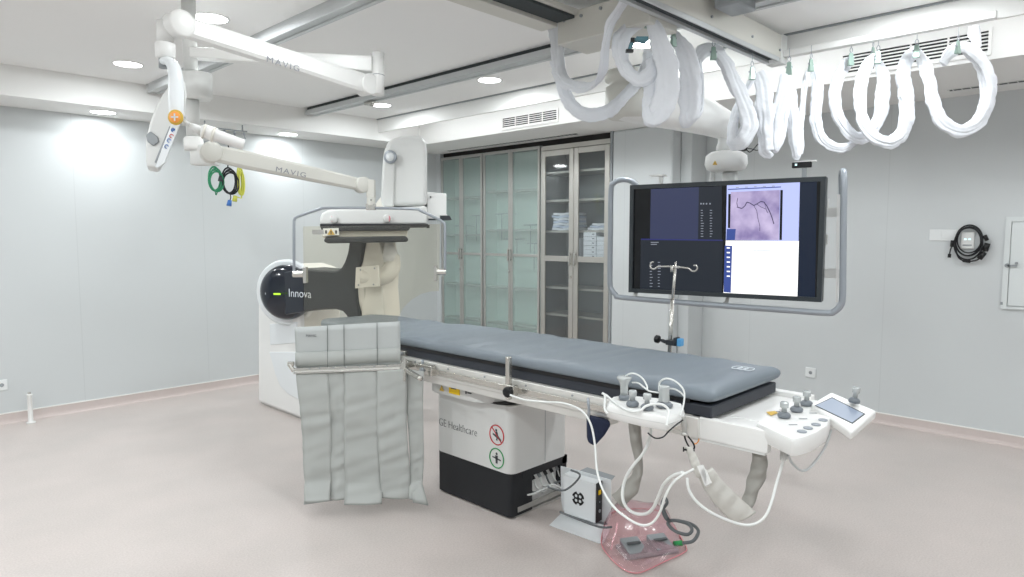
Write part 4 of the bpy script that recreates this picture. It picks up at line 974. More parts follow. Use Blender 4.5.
# long top frame
b = MB().box((2.425, 1.30, .775), (2.47, 3.42, .862)).box((3.05, 1.30, .775), (3.09, 3.42, .862)).box((2.46, 1.32, .78), (3.06, 3.40, .80)); build('top_frame', b, 'brushed', tb, bevel=.004)
b = MB().box((2.44, 1.75, .735), (2.52, 3.30, .775)).box((2.98, 1.75, .735), (3.06, 3.30, .775)).box((2.5, 2.3, .735), (3.0, 3.25, .76)); build('lower_rail', b, 'brushed', tb, bevel=.003)
b = MB().box((2.408, 1.35, .80), (2.418, 3.38, .83)); build('accessory_rail', b, 'steel', tb, bevel=.002)
b = MB()
for y in (1.5, 1.8, 2.1, 2.4, 2.7, 3.0, 3.25): b.box((2.416, y, .806), (2.427, y + .03, .824)); b.cyl((2.4245, y + .15, .845), (2.42, y + .15, .845), .005, k=8)
build('rail_spacer', b, 'plastic_grey', tb)
# carbon top, mattress
b = MB().box((XA, 1.255, .862), (XB, 3.60, .912)).box((XA + .08, 3.60, .875), (XB - .08, 4.40, .90)); build('carbon_top', b, 'mattress_dark', tb, bevel=.006)
b = MB().box((XA - .006, 1.35, .912), (XA + .02, 3.5, .928)); build('pad_strap', b, 'black', tb)
def mattress():
    b = MB(); b.sm = True
    y0, y1 = 1.245, 4.45; N = 170; K = []
    def prof(y):
        # rounded section; narrows a little at the head, rounded ends
        e = 1.0
        wob = .004 * noise.noise(V((0, y * 5, 3)))
        xa, xb = XA - .012, XB + .045
        if y > 3.40:
            f = min(1, (y - 3.40) / .12); xa += .05 * f; xb -= .08 * f
        d0 = y - y0; d1 = y1 - y; r = .05
        s0 = math.sqrt(max(0, 1 - (1 - min(1, d0 / r)) ** 2)); s1 = math.sqrt(max(0, 1 - (1 - min(1, d1 / .16)) ** 2))
        s_ = min(s0, s1); c = (xa + xb) / 2; h = (xb - xa) / 2 * (1 - .07 * (1 - s0)) * (1 - .45 * (1 - s1))
        zb, zt = .916, .987; zc = (zb + zt) / 2; hz = (zt - zb) / 2 * (.25 + .75 * s_)
        P = []
        for i in range(28):
            t = 2 * PI * i / 28; ct, st = math.cos(t), math.sin(t)
            x = c + h * math.copysign(abs(ct) ** .22, ct); z = zc + hz * math.copysign(abs(st) ** .55, st)
            if st > 0:
                fade = min(1, max(0, (1 - abs(x - c) / h)) * 8)
                z += (.004 * (1 - ((x - c) / h) ** 2) + (.010 * noise.noise(V((x * 1.4 - y * .8, y * 8 + x * 5, 1.3))) - .024 * max(0, .25 - abs(noise.noise(V((x * 1.1, y * 5.5 + x * 4.5, 7.7))))) ) * fade) * s_
            P.append(V((x, y, z)))
        return P
    ys = [y0, y0 + .006, y0 + .018, y0 + .035, y0 + .05] + [y0 + .05 + (y1 - y0 - .2) * i / N for i in range(1, N)] + [y1 - .15 + .15 * i / 8 for i in range(9)]
    for y in ys: K.append(prof(y))
    n = 0
    for p in K: b.v += p
    for i in range(len(K) - 1):
        for j in range(28): b.face([i * 28 + j, i * 28 + (j + 1) % 28, i * 28 + 28 + (j + 1) % 28, i * 28 + 28 + j])
    b.face(list(range(28))); b.face(list(range(28 * (len(K) - 1), 28 * len(K))))
    return b
mt_ = build('mattress', mattress(), 'mattress', tb)
q = onZ(743, 368.5, .998)
b = MB()
for s_ in (-1, 0, 1): b.tube([q + V((.0, .028 * s_, .001)) + V((.035 * math.cos(a_), .02 * math.sin(a_), 0)) for a_ in [2 * PI * i / 10 for i in range(10)]], .0022, k=5, n=3, closed=True)
build('emblem', b, 'white_text', mt_)
# white tray at the foot end
b = MB().box((2.46, 1.02, .80), (3.13, 1.30, .845)).box((2.44, 1.02, .775), (2.475, 1.34, .862)).box((3.09, 1.10, .80), (3.14, 1.36, .868)).box((2.60, 1.06, .842), (3.0, 1.25, .848)); build('foot_tray', b, 'enamel', tb, bevel=.006)
b = MB().hexa([(2.47, 1.30, .66), (2.44, 1.02, .66), (2.46, 1.02, .66), (2.49, 1.30, .66), (2.44, 1.34, .78), (2.44, 1.02, .78), (2.46, 1.02, .78), (2.46, 1.34, .78)]) if False else MB().box((2.442, 1.03, .765), (2.46, 1.34, .782))
build('tray_lip', b, 'enamel_grey', tb)
# rail clamps near the apron
b = MB().obox(V((2.40, 3.02, .822)), V((.018, 0, 0)), V((0, .07, 0)), Z1 * .03).obox(V((2.40, 3.20, .83)), V((.018, 0, 0)), V((0, .03, 0)), Z1 * .02); build('rail_clamp', b, 'steel', tb, bevel=.004)
b = MB().cyl((2.385, 3.03, .82), (2.37, 3.03, .82), .014).cyl((2.40, 3.05, .85), (2.40, 3.05, .875), .008).cyl((2.42, 3.3, .87), (2.42, 3.3, .885), .018); build('clamp_knob', b, 'tube_grey', tb)
b = MB().box((2.43, 3.26, .862), (2.47, 3.33, .895)).obox(V((2.40, 3.34, .845)), V((.02, 0, 0)), V((0, .035, 0)), Z1 * .012); build('strap_lock', b, 'steel', tb, bevel=.003)

# upright post clamped to the near rail
q = onX(510, 381, 2.40)
t = thing('rail_post', 'short steel post with a black knob clamped to the near table rail', 'post', V((2.39, q.y, .80)))
b = MB().box((2.378, q.y - .014, .765), (2.402, q.y + .014, .985)); build('post', b, 'steel', t, bevel=.004)
b = MB().box((2.37, q.y - .05, .79), (2.41, q.y + .02, .845)); build('clamp', b, 'steel', t, bevel=.004)
b = MB().lathe((2.365, q.y - .03, .815), (-1, -.2, 0), [(-.02, .01), (0, .01), (.002, .026), (.022, .028), (.028, .02), (.028, 0)], 10); build('knob', b, 'black', t)

# IV pole on the far rail
t = thing('iv_pole', 'thin steel drip pole with two curled hooks behind the mattress', 'drip pole', (3.12, 1.88, .86))
XI = 3.12
f_ = lambda x, y: onX(x, y, XI)
b = MB().cyl(f_(668.5, 368), f_(672.6, 300), .0105, k=14).cyl(f_(672.6, 300), f_(675.3, 268), .0075, k=14); build('pole', b, 'steel', t)
b = MB().tube([f_(653.5, 262), f_(651.5, 262.5), f_(650.2, 265.5), f_(651.5, 268.5), f_(654.5, 269), f_(658, 266.8), f_(665, 266.5), f_(672, 266.6)], .0042, k=8, n=5); build('hook', b, 'steel', t)
b = MB().tube([f_(678, 267), f_(685, 267.8), f_(689, 268.5), f_(692, 271), f_(695.5, 270.8), f_(697.3, 268), f_(696, 265.3), f_(693.8, 265.6)], .0042, k=8, n=5); build('hook', b, 'steel', t)
b = MB().cyl(f_(672, 265.5), f_(672.2, 272), .010, k=12).cyl(f_(675.8, 262), f_(675.4, 272), .005, k=8).cyl(f_(670.5, 267), f_(679, 267.2), .007, k=8); build('crosshead', b, 'steel', t)
b = MB().box((3.09, 1.85, .79), (3.15, 1.91, .87)).cyl((3.12, 1.88, .8), f_(668.3, 370), .0105); build('rail_clamp', b, 'steel', t, bevel=.003)
pc = thing('pole_clamp', 'dark green clamp with a black knob and blue tip on the drip pole', 'clamp', f_(669.5, 342))
b = MB().obox(f_(672, 342.5), V((0, .028, 0)), V((.02, 0, 0)), Z1 * .014).obox(f_(676.5, 341.5), V((0, .007, 0)), V((.024, 0, 0)), Z1 * .022); build('jaw', b, 'slate', pc, bevel=.003)
b = MB().cyl(f_(668, 342), f_(660, 339.8), .007, k=10).cyl(f_(666, 342), f_(662, 340.5), .010, k=10); build('screw', b, 'slate', pc)
b = MB().lathe(f_(659.5, 339.6), f_(655, 338.6) - f_(659.5, 339.6), [(0, .016), (.004, .022), (.022, .022), (.028, .014), (.028, 0)], 8); build('knob', b, 'black', pc)
b = MB().obox(f_(680.3, 342.3), V((0, .012, 0)), V((.018, 0, 0)), Z1 * .02); build('tip', b, 'bright_blue', pc, bevel=.004)
b = MB().tube([f_(676.8, 345), f_(677, 350), f_(676.6, 356)], .002, k=5); build('wire', b, 'cable_grey', pc)

# ------------------------------------------------------------------ knobs and consoles
def joystick(par, c, r=.026, h=.05, tilt=(0, 0, 1), cap=None):
    c = V(c); ax = V(tilt).normalized()
    k_ = build('joystick', MB().lathe(c, ax, [(0, r * .85), (.004, r), (.012, r * 1.02), (.019, r * .78), (.022, r * .55), (.022, 0)], 20), 'knob_grey', par)
    build('knob', MB().lathe(c + ax * .02, ax, [(0, r * .42), (h * .35, r * .40), (h * .42, r * .62), (h * .78, r * .66), (h * .86, r * .55), (h * .86, 0)] if cap is None else cap, 18), 'clear_knob', k_)
    return k_
# foot console
cs = thing('control_console', 'white control console with three joysticks and round buttons at the table foot', 'control panel', (2.7, .95, .80))
def zq(x, y, z): return onZ(x, y, z)
ct = [zq(*p, .875) for p in [(756.5, 423.5), (763, 414), (781, 400), (800, 397), (816, 403), (826, 409), (830.5, 418), (827, 426), (816, 433), (804, 437.5), (795, 439.5), (791, 439.5), (775, 432)]]
b = loft(MB(), [[V((p.x, p.y, z)) + (V((p.x, p.y, 0)) - V((2.72, .98, 0))) * s_ for p in ct] for z, s_ in ((.800, -.14), (.812, -.03), (.84, .0), (.868, 0), (.875, -.02))]); finish(build('body', b, 'enamel', cs, ), 40)
for x, y in ((784, 417.5), (796.5, 411.5), (806.5, 405.5)): joystick(cs, zq(x, y, .877), .025, .05)
b = MB()
for x, y in ((802, 432), (808, 428.5), (816, 425), (823, 420.5)):
    q = zq(x, y, .8755); build('button', MB().lathe(q, Z1, [(0, .017), (.004, .017), (.006, .012), (.006, 0)], 20), 'tube_grey', cs)
b = MB().prism([zq(*p, .879) for p in [(766, 412), (775, 411), (778, 413), (771, 415.5)]], (0, 0, .001)); build('warning_mark', b, 'hazard', cs)
for x, y, m_ in ((776, 411.5, 'dark_text'), (783, 410, 'grey_text'), (793, 424.5, 'grey_text'), (803, 418.5, 'grey_text'), (813, 413, 'grey_text')):
    q = zq(x, y, .879); build('print', MB().obox(q, RT * .016, FH * .003, Z1 * .0006), m_, cs)
b = MB().tube([(2.60, 1.04, .80), (2.63, 1.0, .79), (2.62, .93, .80)], [.03, .035, .02], k=12); build('bracket', b, 'enamel_grey', cs)
# touch screen
ts = thing('touch_screen', 'tilted white touch screen unit beside the foot console', 'control panel', at(842, 425, 2.75))
tc = [at(831, 391.5, 2.83), at(877, 410.5, 2.68), at(852, 432.5, 2.55), at(810.5, 402.5, 2.66)]
tn = (tc[1] - tc[0]).cross(tc[2] - tc[0]).normalized(); tn = tn if tn.z > 0 else -tn
tc[3] = onp(811, 403.5, tc[0], tn)
b = MB().prism([tc[0], tc[1], tc[2], tc[3]], -tn * .04); build('case', b, 'enamel', ts, bevel=.01, seg=4)
cc = sum(tc, V()) / 4
b = MB().prism([cc + (p - cc) * .88 - tn * .028 for p in tc], -tn * .014); build('back_shell', b, 'enamel_grey', ts, bevel=.006)
def tp(x, y, o_=0.0): return onp(x, y, tc[0], tn) + tn * o_
b = MB().use('plastic_dark').prism([tp(*p, .0005) for p in [(832, 397.5), (865.5, 414.2), (852.5, 424), (814.5, 405.8)]], tn * .001).use('touch_face').prism([tp(*p, .002) for p in [(832, 398.5), (863.5, 414.3), (852, 423), (816, 405.8)]], tn * .0005); build('display', b, None, ts)
joystick(ts, tp(853.5, 405.5, .012), .022, .055, (0.1, -.1, 1))
b = MB().tube([at(822, 428, 2.65), at(815, 420, 2.75), at(800, 415, 2.85)], .02, k=10); build('support_arm', b, 'enamel_grey', ts)
# side console clamped on the near rail
sc_ = thing('control_box', 'white control box with four joysticks clamped to the near table rail', 'control panel', (2.36, 1.6, .82))
ct = [zq(*p, .925) for p in [(607, 405), (607, 401.5), (612, 396.5), (622, 394.5), (660, 398), (682.5, 403.5), (684, 408), (680.5, 413), (668, 417.5), (640, 412.5), (620, 408)]]
cx = sum(ct, V()) / len(ct)
b = loft(MB(), [[V((p.x, p.y, z)) + (V((p.x - cx.x, p.y - cx.y, 0))) * s_ for p in ct] for z, s_ in ((.869, -.1), (.877, -.02), (.90, .02), (.917, 0), (.925, -.05))]); finish(build('body', b, 'enamel', sc_), 40)
b = loft(MB(), [[V((p.x, p.y, z)) + (V((p.x - cx.x, p.y - cx.y, 0))) * .025 for p in ct] for z in (.899, .9015)]); build('seam', b, 'enamel_grey', sc_)
joystick(sc_, zq(624, 399.5, .927), .022, .1, cap=[(0, .016), (.04, .017), (.055, .022), (.068, .031), (.074, .031), (.076, .025), (.076, 0)])
joystick(sc_, zq(632.5, 406, .927), .025, .05)
joystick(sc_, zq(647, 409.5, .927), .025, .05)
joystick(sc_, zq(664, 407, .927), .033, .1, cap=[(0, .02), (.006, .022), (.05, .020), (.062, .021), (.066, .016), (.066, 0)])
build('rail_hook', MB().box((2.30, 1.47, .83), (2.40, 1.51, .875)).box((2.30, 1.62, .83), (2.40, 1.66, .875)), 'alu', sc_)
DN = 2.85
CORD_HOME = {'control_cord': (sc_, .93), 'console_cord': (cs, 1.0), 'rail_wire': (tb, 1.0)}
def cord(name, label, pts, r, mt, grp=None, k=8, flat=1.0, cat='cable', wob=0, wf=10, n=7):
    home, f_ = CORD_HOME.get(name, (None, 1.0))
    b = MB().tube([at(p[0], p[1], p[2] * f_) for p in pts], r, k=k, n=n, flat=flat, wob=wob, wf=wf)
    if home is not None: return build(name, b, mt, home, label=label)
    return build(name, b, mt, label=label, cat=cat, group=grp)
cord('control_cord', 'thin white cord looping from the left joystick of the rail control box', [(624.5, 381, 2.95), (626, 376, 2.95), (631, 373.5, 2.93), (637, 374.5, 2.92), (643, 379, 2.9), (647, 386, 2.88), (648, 390.5, 2.86), (657, 392.5, 2.84), (663, 393, 2.82)], .0035, 'cable_white')
cord('control_cord', 'thin white cord looping over the right joystick of the rail control box', [(659, 391, 2.82), (659.5, 383, 2.82), (664, 379, 2.8), (670, 379, 2.79), (677, 382.5, 2.78), (683, 389, 2.76), (684.5, 396, 2.75), (683, 407, 2.73), (680, 416, 2.7)], .0035, 'cable_white')
cord('control_cord', 'thin white cord from the first joystick toward the middle of the control box', [(632, 382.5, 2.95), (638, 383, 2.93), (643, 386.5, 2.9), (648, 390.5, 2.87)], .0035, 'cable_white')
cord('control_cord', 'thin white cord from the last joystick joining the outer loop', [(667, 388.5, 2.82), (674, 389, 2.8), (680, 392, 2.78), (684, 396, 2.76)], .0035, 'cable_white')
cord('control_cord', 'thicker white lead lying across the rail control box', [(603, 393.5, 2.95), (607, 396, 2.94), (613, 401, 2.9), (621, 407, 2.80), (631, 411.3, 2.74), (640, 410.5, 2.73), (646, 406, 2.74), (655, 404, 2.74), (663, 405, 2.7), (668.5, 410, 2.64), (668, 418, 2.6), (666.5, 426, 2.58)], .005, 'cable_white')
cord('control_cord', 'short white lead hooked at the left end of the rail control box', [(602, 393, 2.95), (605, 396, 2.94), (604.5, 404, 2.9), (605, 410, 2.85), (608, 414, 2.82)], .005, 'cable_white')
cord('control_cord', 'thin black lead under the right end of the rail control box', [(683, 420, 2.7), (676, 425, 2.68), (669, 431, 2.66), (663, 437, 2.64), (655, 438, 2.66), (648, 433, 2.7)], .0028, 'cable_black')
cord('white_hose', 'white cord running along the near rail then down over the floor box', [(510, 395, 3.15), (525, 400, 3.12), (545, 402, 3.05), (562, 403, 2.98), (575, 407, 2.95), (584, 413, 2.92), (591, 425, 2.88), (595, 445, 2.82), (597, 470, 2.75), (603, 490, 2.68), (613, 506, 2.6), (627, 518, 2.55), (641, 525, 2.52), (652, 523, 2.5), (660, 512, 2.48), (665, 497, 2.46), (672, 484, 2.45), (681, 476, 2.44), (694, 469, 2.43)], .0048, 'cable_white')
cord('white_hose', 'thick white hose hanging in a deep loop below the rail control box', [(651, 424, 2.78), (650, 436, 2.78), (644, 452, 2.78), (632, 467, 2.78), (625, 480, 2.78), (622.5, 494, 2.76), (625, 505, 2.74), (633, 512.5, 2.72), (645, 514, 2.70), (653, 508, 2.65), (659, 495, 2.6), (664, 484, 2.55), (673, 476, 2.5), (683, 472.5, 2.45)], .0068, 'cable_white')
cord('white_hose', 'white hose looping low between the fabric sleeves and the foot console', [(687, 478, 2.42), (689, 490, 2.42), (697, 502, 2.42), (712, 513, 2.42), (730, 521, 2.42), (745, 525, 2.42), (757, 523, 2.42), (766, 515, 2.42), (772, 500, 2.44), (776, 485, 2.46), (781, 468, 2.5), (784, 455, 2.56)], .0052, 'cable_white')
cord('console_cord', 'grey cord hanging in a loop under the foot console', [(788, 455, 2.55), (792, 463, 2.56), (800, 470, 2.58), (808, 469, 2.6), (818, 458, 2.62), (826, 445, 2.64), (831, 430, 2.66)], .005, 'alu_rail')
cord('console_cord', 'white tapering cable leaving the underside of the foot console', [(785, 446, 2.6), (785, 452, 2.58), (783, 460, 2.55)], [.022, .018, .011], 'enamel_grey')
cord('rail_wire', 'thin orange wire dangling from the white tray', [(700, 432, 2.75), (697, 434, 2.74), (699, 439, 2.72), (697, 443, 2.72), (694, 444, 2.72)], .0025, 'orange')
cord('rail_wire', 'small blue-grey connector wire on the side of the white tray', [(697, 432, 2.74), (701, 431, 2.73), (705, 431.5, 2.72), (709, 432, 2.72)], .004, 'plastic_grey')
# fabric cable sleeves
def strap(name, label, L, Rr, D, mt, wob=.006, thick=.03):
    """flat fabric sleeve between left edge and right edge pixel paths"""
    nn_ = len(L)
    def ip(P, t):
        f = t * (nn_ - 1); i = min(int(f), nn_ - 2); f -= i; return tuple(P[i][k] * (1 - f) + P[i + 1][k] * f for k in range(2))
    def fn(u, v):
        a = ip(L, u); c = ip(Rr, u); x = a[0] * (1 - v) + c[0] * v; y = a[1] * (1 - v) + c[1] * v
        p = at(x, y, D if not callable(D) else D(u)); return p - FH * (thick * (1 - (2 * v - 1) ** 2) - wob * 2 * noise.noise(p * 14) - wob * math.sin(u * 26 + v * 3))
    b = MB().grid(fn, 36, 8, FH * .012); return build(name, b, mt, label=label, cat='cable sleeve')
strap('fabric_sleeve', 'grey fabric cable sleeve hanging behind the rail control box', [(629, 422), (630, 440), (635, 460), (633, 475), (622, 486), (612, 496)], [(640, 422), (642, 440), (643, 455), (643, 474), (638, 492), (624, 508)], 2.95, 'fabric_grey')
strap('fabric_sleeve', 'dark grey fabric cable sleeve hanging below the foot console', [(753, 446), (753, 462), (749, 478), (745, 495), (738, 507)], [(767, 446), (767.5, 460), (766, 477), (757, 497), (748, 516)], 2.6, 'fabric_grey', wob=.004)
strap('fabric_sleeve', 'pale fabric cable sleeve sloping down to the low point left of the dark one', [(698, 476), (704, 489), (712, 501), (722, 513), (734, 523)], [(713, 468), (721, 479), (731, 489), (742, 500), (756, 512)], lambda u: 2.5 + .04 * u, 'fabric_pale', wob=.002, thick=.012)
strap('fabric_sleeve', 'short pale fabric strap hanging below the black buckle', [(685, 447), (689, 458), (692, 467), (697, 478)], [(692, 446), (697, 456), (700, 464), (708, 474)], 2.5, 'fabric_pale', thick=.008, wob=.001)
q = at(690, 445, 2.5)
t = thing('strap_buckle', 'black metal strap clasp hanging at the corner of the control box', 'buckle', q)
b = MB().tube([at(*p, 2.5) for p in [(684, 434), (686, 441), (690, 448), (694, 448.5), (694, 445), (691, 440), (687, 435)]], .0035, k=6, n=3).tube([at(683.5, 449.5, 2.5), at(694.5, 450.5, 2.5)], .004, k=6, n=2).tube([at(683.5, 451.5, 2.5), at(683.5, 447, 2.5)], .003, k=5, n=2); build('clasp', b, 'black', t)
b = MB().tube([at(*p, 2.55) for p in [(683, 417), (684, 425), (685, 434)]], .010, k=8, n=4, flat=.4).cyl(at(681.5, 434, 2.5), at(688, 435, 2.5), .006); build('webbing', b, 'alu', t)
b = MB().hexa([at(700, 471, 2.44), at(704, 469, 2.44), at(706, 469, 2.47), at(702, 471, 2.47), at(706, 486, 2.44), at(710, 483, 2.44), at(712, 483, 2.47), at(708, 486, 2.47)]).hexa([at(697, 466, 2.44), at(703, 464.5, 2.44), at(704, 466, 2.46), at(699, 468, 2.46), at(705, 486, 2.44), at(709, 484.5, 2.44), at(710, 485, 2.46), at(706, 487, 2.46)])
build('strap_plate', b, 'enamel', label='white plastic plate fixed on the pale fabric sleeve', cat='plate')

# navy cloth hanging behind the rail and small hanger
t = thing('hanging_cloth', 'small navy blue cloth bag hanging from the table behind the white cord', 'bag', at(600, 418, 3.0))
bagp = [(587.5, 417), (611, 422), (610.5, 427), (605, 436), (595, 447), (588, 443)]
b = MB().prism([at(x, y, 3.0) for x, y in bagp], FH * .06); build('cloth', b, 'navy_cloth', t, bevel=.012)
build('hook', MB().tube([at(588, 398, 2.98), at(588.5, 404, 2.97), at(589, 412, 2.97), at(588, 418, 2.98)], .007, k=6), 'tube_grey', t)

# ================================================================== LEAD APRON CURTAIN
DA = 3.85
ap = thing('lead_curtain', 'grey lead curtain in strips hanging beside the table near the floor', 'lead curtain', at(360, 500, DA))
def apx(x, y, o_=0.0): return at(x, y, DA) - FH * o_
# stiff upper flap
def flap(u, v):
    x0 = 294.5 + 2 * v; x1 = 400 + .5 * v; x = x0 + (x1 - x0) * u; yt = 327.5 - 6.0 * u; yb2 = 371 - 4.5 * u
    return apx(x, yt + (yb2 - yt) * v, .004 * math.sin(u * 7))
up_ = build('upper_flap', MB().grid(flap, 24, 8, FH * .008), 'lead_vinyl_top', ap)
b = MB()
for x, dx in ((327.5, 1), (344, 1), (377, 1)): b.prism([apx(x, 324.5 + (344 - x) * .05, .010), apx(x + .6, 324.5 + (344 - x) * .05, .010), apx(x + .9, 369, .010), apx(x + .3, 369, .010)], FH * .003)
build('seam', b, 'seam', up_)
b = MB(); b.grid(lambda u, v: apx(295.5 + 105 * u, 352.5 - 5 * u + (14) * v, .0065 + .004 * math.sin(u * 7)), 24, 2, FH * .003); build('hem', b, 'lead_vinyl', up_)
text('maker_lettering', 'MAVIG', .02, apx(306.5, 336.5, .012), RT, UP, 'dark_text', ap)
def barq(x0, y0, x1, y1, h, o_): return [apx(x0, y0, o_), apx(x1, y1, o_), apx(x1, y1 + h, o_), apx(x0, y0 + h, o_)]
b = MB().prism(barq(295, 367.5, 401, 363.5, 2.2, .03), FH * .02).prism(barq(295, 371.3, 401, 367.5, 1.6, .03), FH * .02); build('clamp_bar', b, 'steel', ap, bevel=.001)
b = MB().prism(barq(296, 369.6, 401, 365.6, 1.9, .026), FH * .02); build('bar_inset', b, 'brushed', ap)
b = MB()
for x in (311, 321, 335, 347, 361, 375, 388): q = apx(x, 368.2 - (x - 295) * .038, .031); b.cyl(q, q - FH * .003, .004, k=8)
build('screw', b, 'plastic_grey', ap)
b = MB().cyl(apx(294.5, 371, .01), apx(290, 364, .01), .012).obox(apx(291.5, 363.5, .01), RT * .018, FH * .01, Z1 * .012).prism(barq(401, 362.5, 407, 358.5, 17, .03), FH * .025).prism(barq(404.5, 357.5, 407, 357, 22, .05), FH * .02); build('end_clamp', b, 'steel', ap, bevel=.002)
b = MB().tube([apx(404, 368, .0), at(412, 374, 3.7), at(420, 378, 3.6), V((2.41, 3.33, .815))], .014, k=8); build('holder_arm', b, 'steel', ap)
# overlapping lower strips: (top x0,x1) (bottom x0,x1) bottom y, layer offset
def strip(x0, x1, b0, b1, yb0, yb1, off, yt0, yt1, seed, curl=0.0, mt='lead_vinyl'):
    def fn(u, v):
        xt = x0 + (x1 - x0) * u; xb = b0 + (b1 - b0) * u; s_ = v ** 1.15
        bend = 4.5 * math.sin(v * 4.0 + seed) * v * (1 - v) * 1.3
        x = xt + (xb - xt) * s_ + bend; yt = yt0 + (yt1 - yt0) * u; yb_ = yb0 + (yb1 - yb0) * u
        p = apx(x, yt + (yb_ - yt) * v, off)
        wr = .010 * noise.noise(V((u * .8 + seed, v * 17 + u * 1.0, seed))) * min(1, v * 4) + .010 * noise.noise(V((u * 2 + seed * 2, v * 3, 2.0)))
        return p - FH * (wr + curl * max(0, v - .86) * 3.5 + .006 * math.sin(u * PI) * v)
    build('strip', MB().grid(fn, 10, 60, FH * .006), mt, ap)
strip(297, 329, 308, 333, 497.5, 496, .020, 373, 372, .3, .12)
strip(327, 345, 332, 349, 497, 497, .012, 372, 371.5, 1.4, .06)
strip(345, 379, 347, 384, 500, 499, .022, 371.5, 370, 2.2, .10)
strip(378, 408, 382, 411.5, 495.5, 496, .034, 370, 368, 3.1, .01)
strip(407, 424.5, 410, 422, 495, 497, .016, 369, 371, 4.6, .08)
build('strip', MB().grid(lambda u, v: apx(411 + 11 * u + 4 * v + 4 * u * v, 480 + 17 * v + 3 * u * v, .02 + .06 * v), 4, 4, FH * .006), 'lead_vinyl', ap)
build('strip', MB().grid(lambda u, v: apx(305 + 29 * u, 490 + 9 * v + 4 * (1 - u) * v, -.006 + .03 * v), 6, 4, FH * .006), 'lead_vinyl_top', ap)

# ================================================================== FLOOR ITEMS
# folded steel stand with a control box on it
st = thing('box_stand', 'bent pale metal stand on the floor with an upright back plate', 'stand', (2.8, 2.2, 0))
fpn = [onZ(*p, .004) for p in [(549.5, 525), (562, 512.5), (610, 527), (609, 533), (604, 542.5), (599, 543)]]
b = MB().prism([V((p.x, p.y, .0)) for p in fpn], (0, 0, .006)); build('foot_plate', b, 'enamel_cool', st, bevel=.002)
g0, g1 = onZ(566, 513, .006), onZ(609.5, 526, .006); 
gd = (g1 - g0); gn = V((gd.y, -gd.x, 0)).normalized(); gn = gn if gn.dot(FH) > 0 else -gn
def gp(x, y, o_=0.0): return onp(x, y, g0 + gn * .03, gn) + gn * o_
b = MB().prism([gp(*p) for p in [(560.5, 466), (577, 470), (611, 480), (611, 515), (607, 524), (563, 512), (561, 500)]], gn * .004); build('back_plate', b, 'enamel_cool', st, bevel=.001)
b = MB().prism([gp(572, 474, 0), gp(608, 484, 0), gp(608, 480, .08), gp(580, 471, .08)], (0, 0, -.003)).prism([gp(566, 512, 0), gp(608, 524, 0), gp(608, 525, -.05), gp(562, 513.5, -.05)], (0, 0, .004)); build('bent_flange', b, 'plastic_grey', st)
cb = thing('floor_box', 'pale grey box with a round black emblem, fixed on the metal stand', 'control box', gp(580, 515, -.05))
def gq(x, y, o_): return onp(x, y, g0 - gn * .045, gn) + gn * o_
q = [gq(562.7, 474.5, 0), gq(595.5, 484, 0), gq(595, 523.5, 0), gq(564, 513, 0)]
b = MB().prism(q, gn * .07); build('case', b, 'enamel_cool', cb, bevel=.003)
sdv = (q[1] - q[0]); sdv.z = 0; sdv.normalize()
b = MB().prism([q[1] + gn * .006 + sdv * .001, q[1] + gn * .066 + sdv * .001, q[2] + gn * .066 + sdv * .001, q[2] + gn * .006 + sdv * .001], sdv * .004); build('connector_panel', b, 'black', cb)
w_ = (q[1] + q[2]) / 2 + gn * .036 + sdv * .006
b = MB().use('yellow').obox(w_ + Z1 * .055, sdv * .003, gn * .012, Z1 * .012).use('plastic_grey').lathe(w_ - Z1 * .05, sdv, [(0, .010), (.004, .010)], 12).lathe(w_, sdv, [(0, .004), (.003, .004)], 8); build('socket', b, None, cb)
mo = gq(578.2, 498.5, 0) - gn * .0015
b = MB()
for a_ in range(4):
    e_ = PI / 4 + a_ * PI / 2; c_ = mo + sdv * math.cos(e_) * .018 + Z1 * math.sin(e_) * .018
    b.tube([c_ + (sdv * math.cos(t_) + Z1 * math.sin(t_)) * .0135 for t_ in [2 * PI * i / 10 for i in range(10)]], .0045, k=6, n=3, closed=True)
b.tube([mo + (sdv * math.cos(t_) + Z1 * math.sin(t_)) * .035 for t_ in [2 * PI * i / 20 + .15 for i in range(3)]], .004, k=5)
for k in range(4):
    b.tube([mo + (sdv * math.cos(t_) + Z1 * math.sin(t_)) * .036 for t_ in [k * PI / 2 + PI / 4 + .5 * (i / 4 - .5) * 2 for i in range(5)]], .004, k=5)
build('emblem', b, 'black', cb)
for k, (pts) in enumerate(([(571, 470, 3.3), (580, 476, 3.25), (565, 490, 3.3), (548, 487, 3.35)], [(560, 512, 3.1), (580, 520, 3.0), (600, 527, 2.95), (612, 527, 2.95)])):
    cord('thin_cable', ['grey cord behind the floor box running to the pedestal', 'grey cord lying along the foot of the metal stand'][k], pts, .005, 'cable_grey')
# transparent pink pouch with a pedal unit inside
pk = thing('pink_pouch', 'transparent pink plastic pouch on the floor wrapped round a grey pedal', 'plastic bag', (2.9, 1.85, 0))
out = [onZ(*p, 0) for p in [(601.5, 546), (603, 532), (608, 517), (620, 511.5), (640, 510), (657, 512), (668, 519), (676, 531), (686, 548), (684, 554), (665, 563), (644, 573), (633, 574.5), (622, 570), (610, 559)]]
ce = V((2.87, 1.88, 0)); K = len(out)
b = MB(); rings = []
for f, h in ((1.0, .004), (1.01, .016), (.96, .035), (.86, .06), (.72, .078), (.52, .085), (.28, .085), (.08, .082)):
    r_ = []
    for i in range(K * 4):
        j = i // 4; t_ = (i % 4) / 4; p = out[j] * (1 - t_) + out[(j + 1) % K] * t_
        w = ce + (p - ce) * f; back = max(0, (p - ce).normalized().dot(FH)); hh = h * (.42 + 1.0 * back)
        hh += (.028 * noise.noise(V((w.x * 11, w.y * 11, f * 3))) + .012 * noise.noise(w * 34)) * (1 if h > .03 else .2)
        r_.append(V((w.x, w.y, max(.004, hh)))); 
    rings.append(r_)
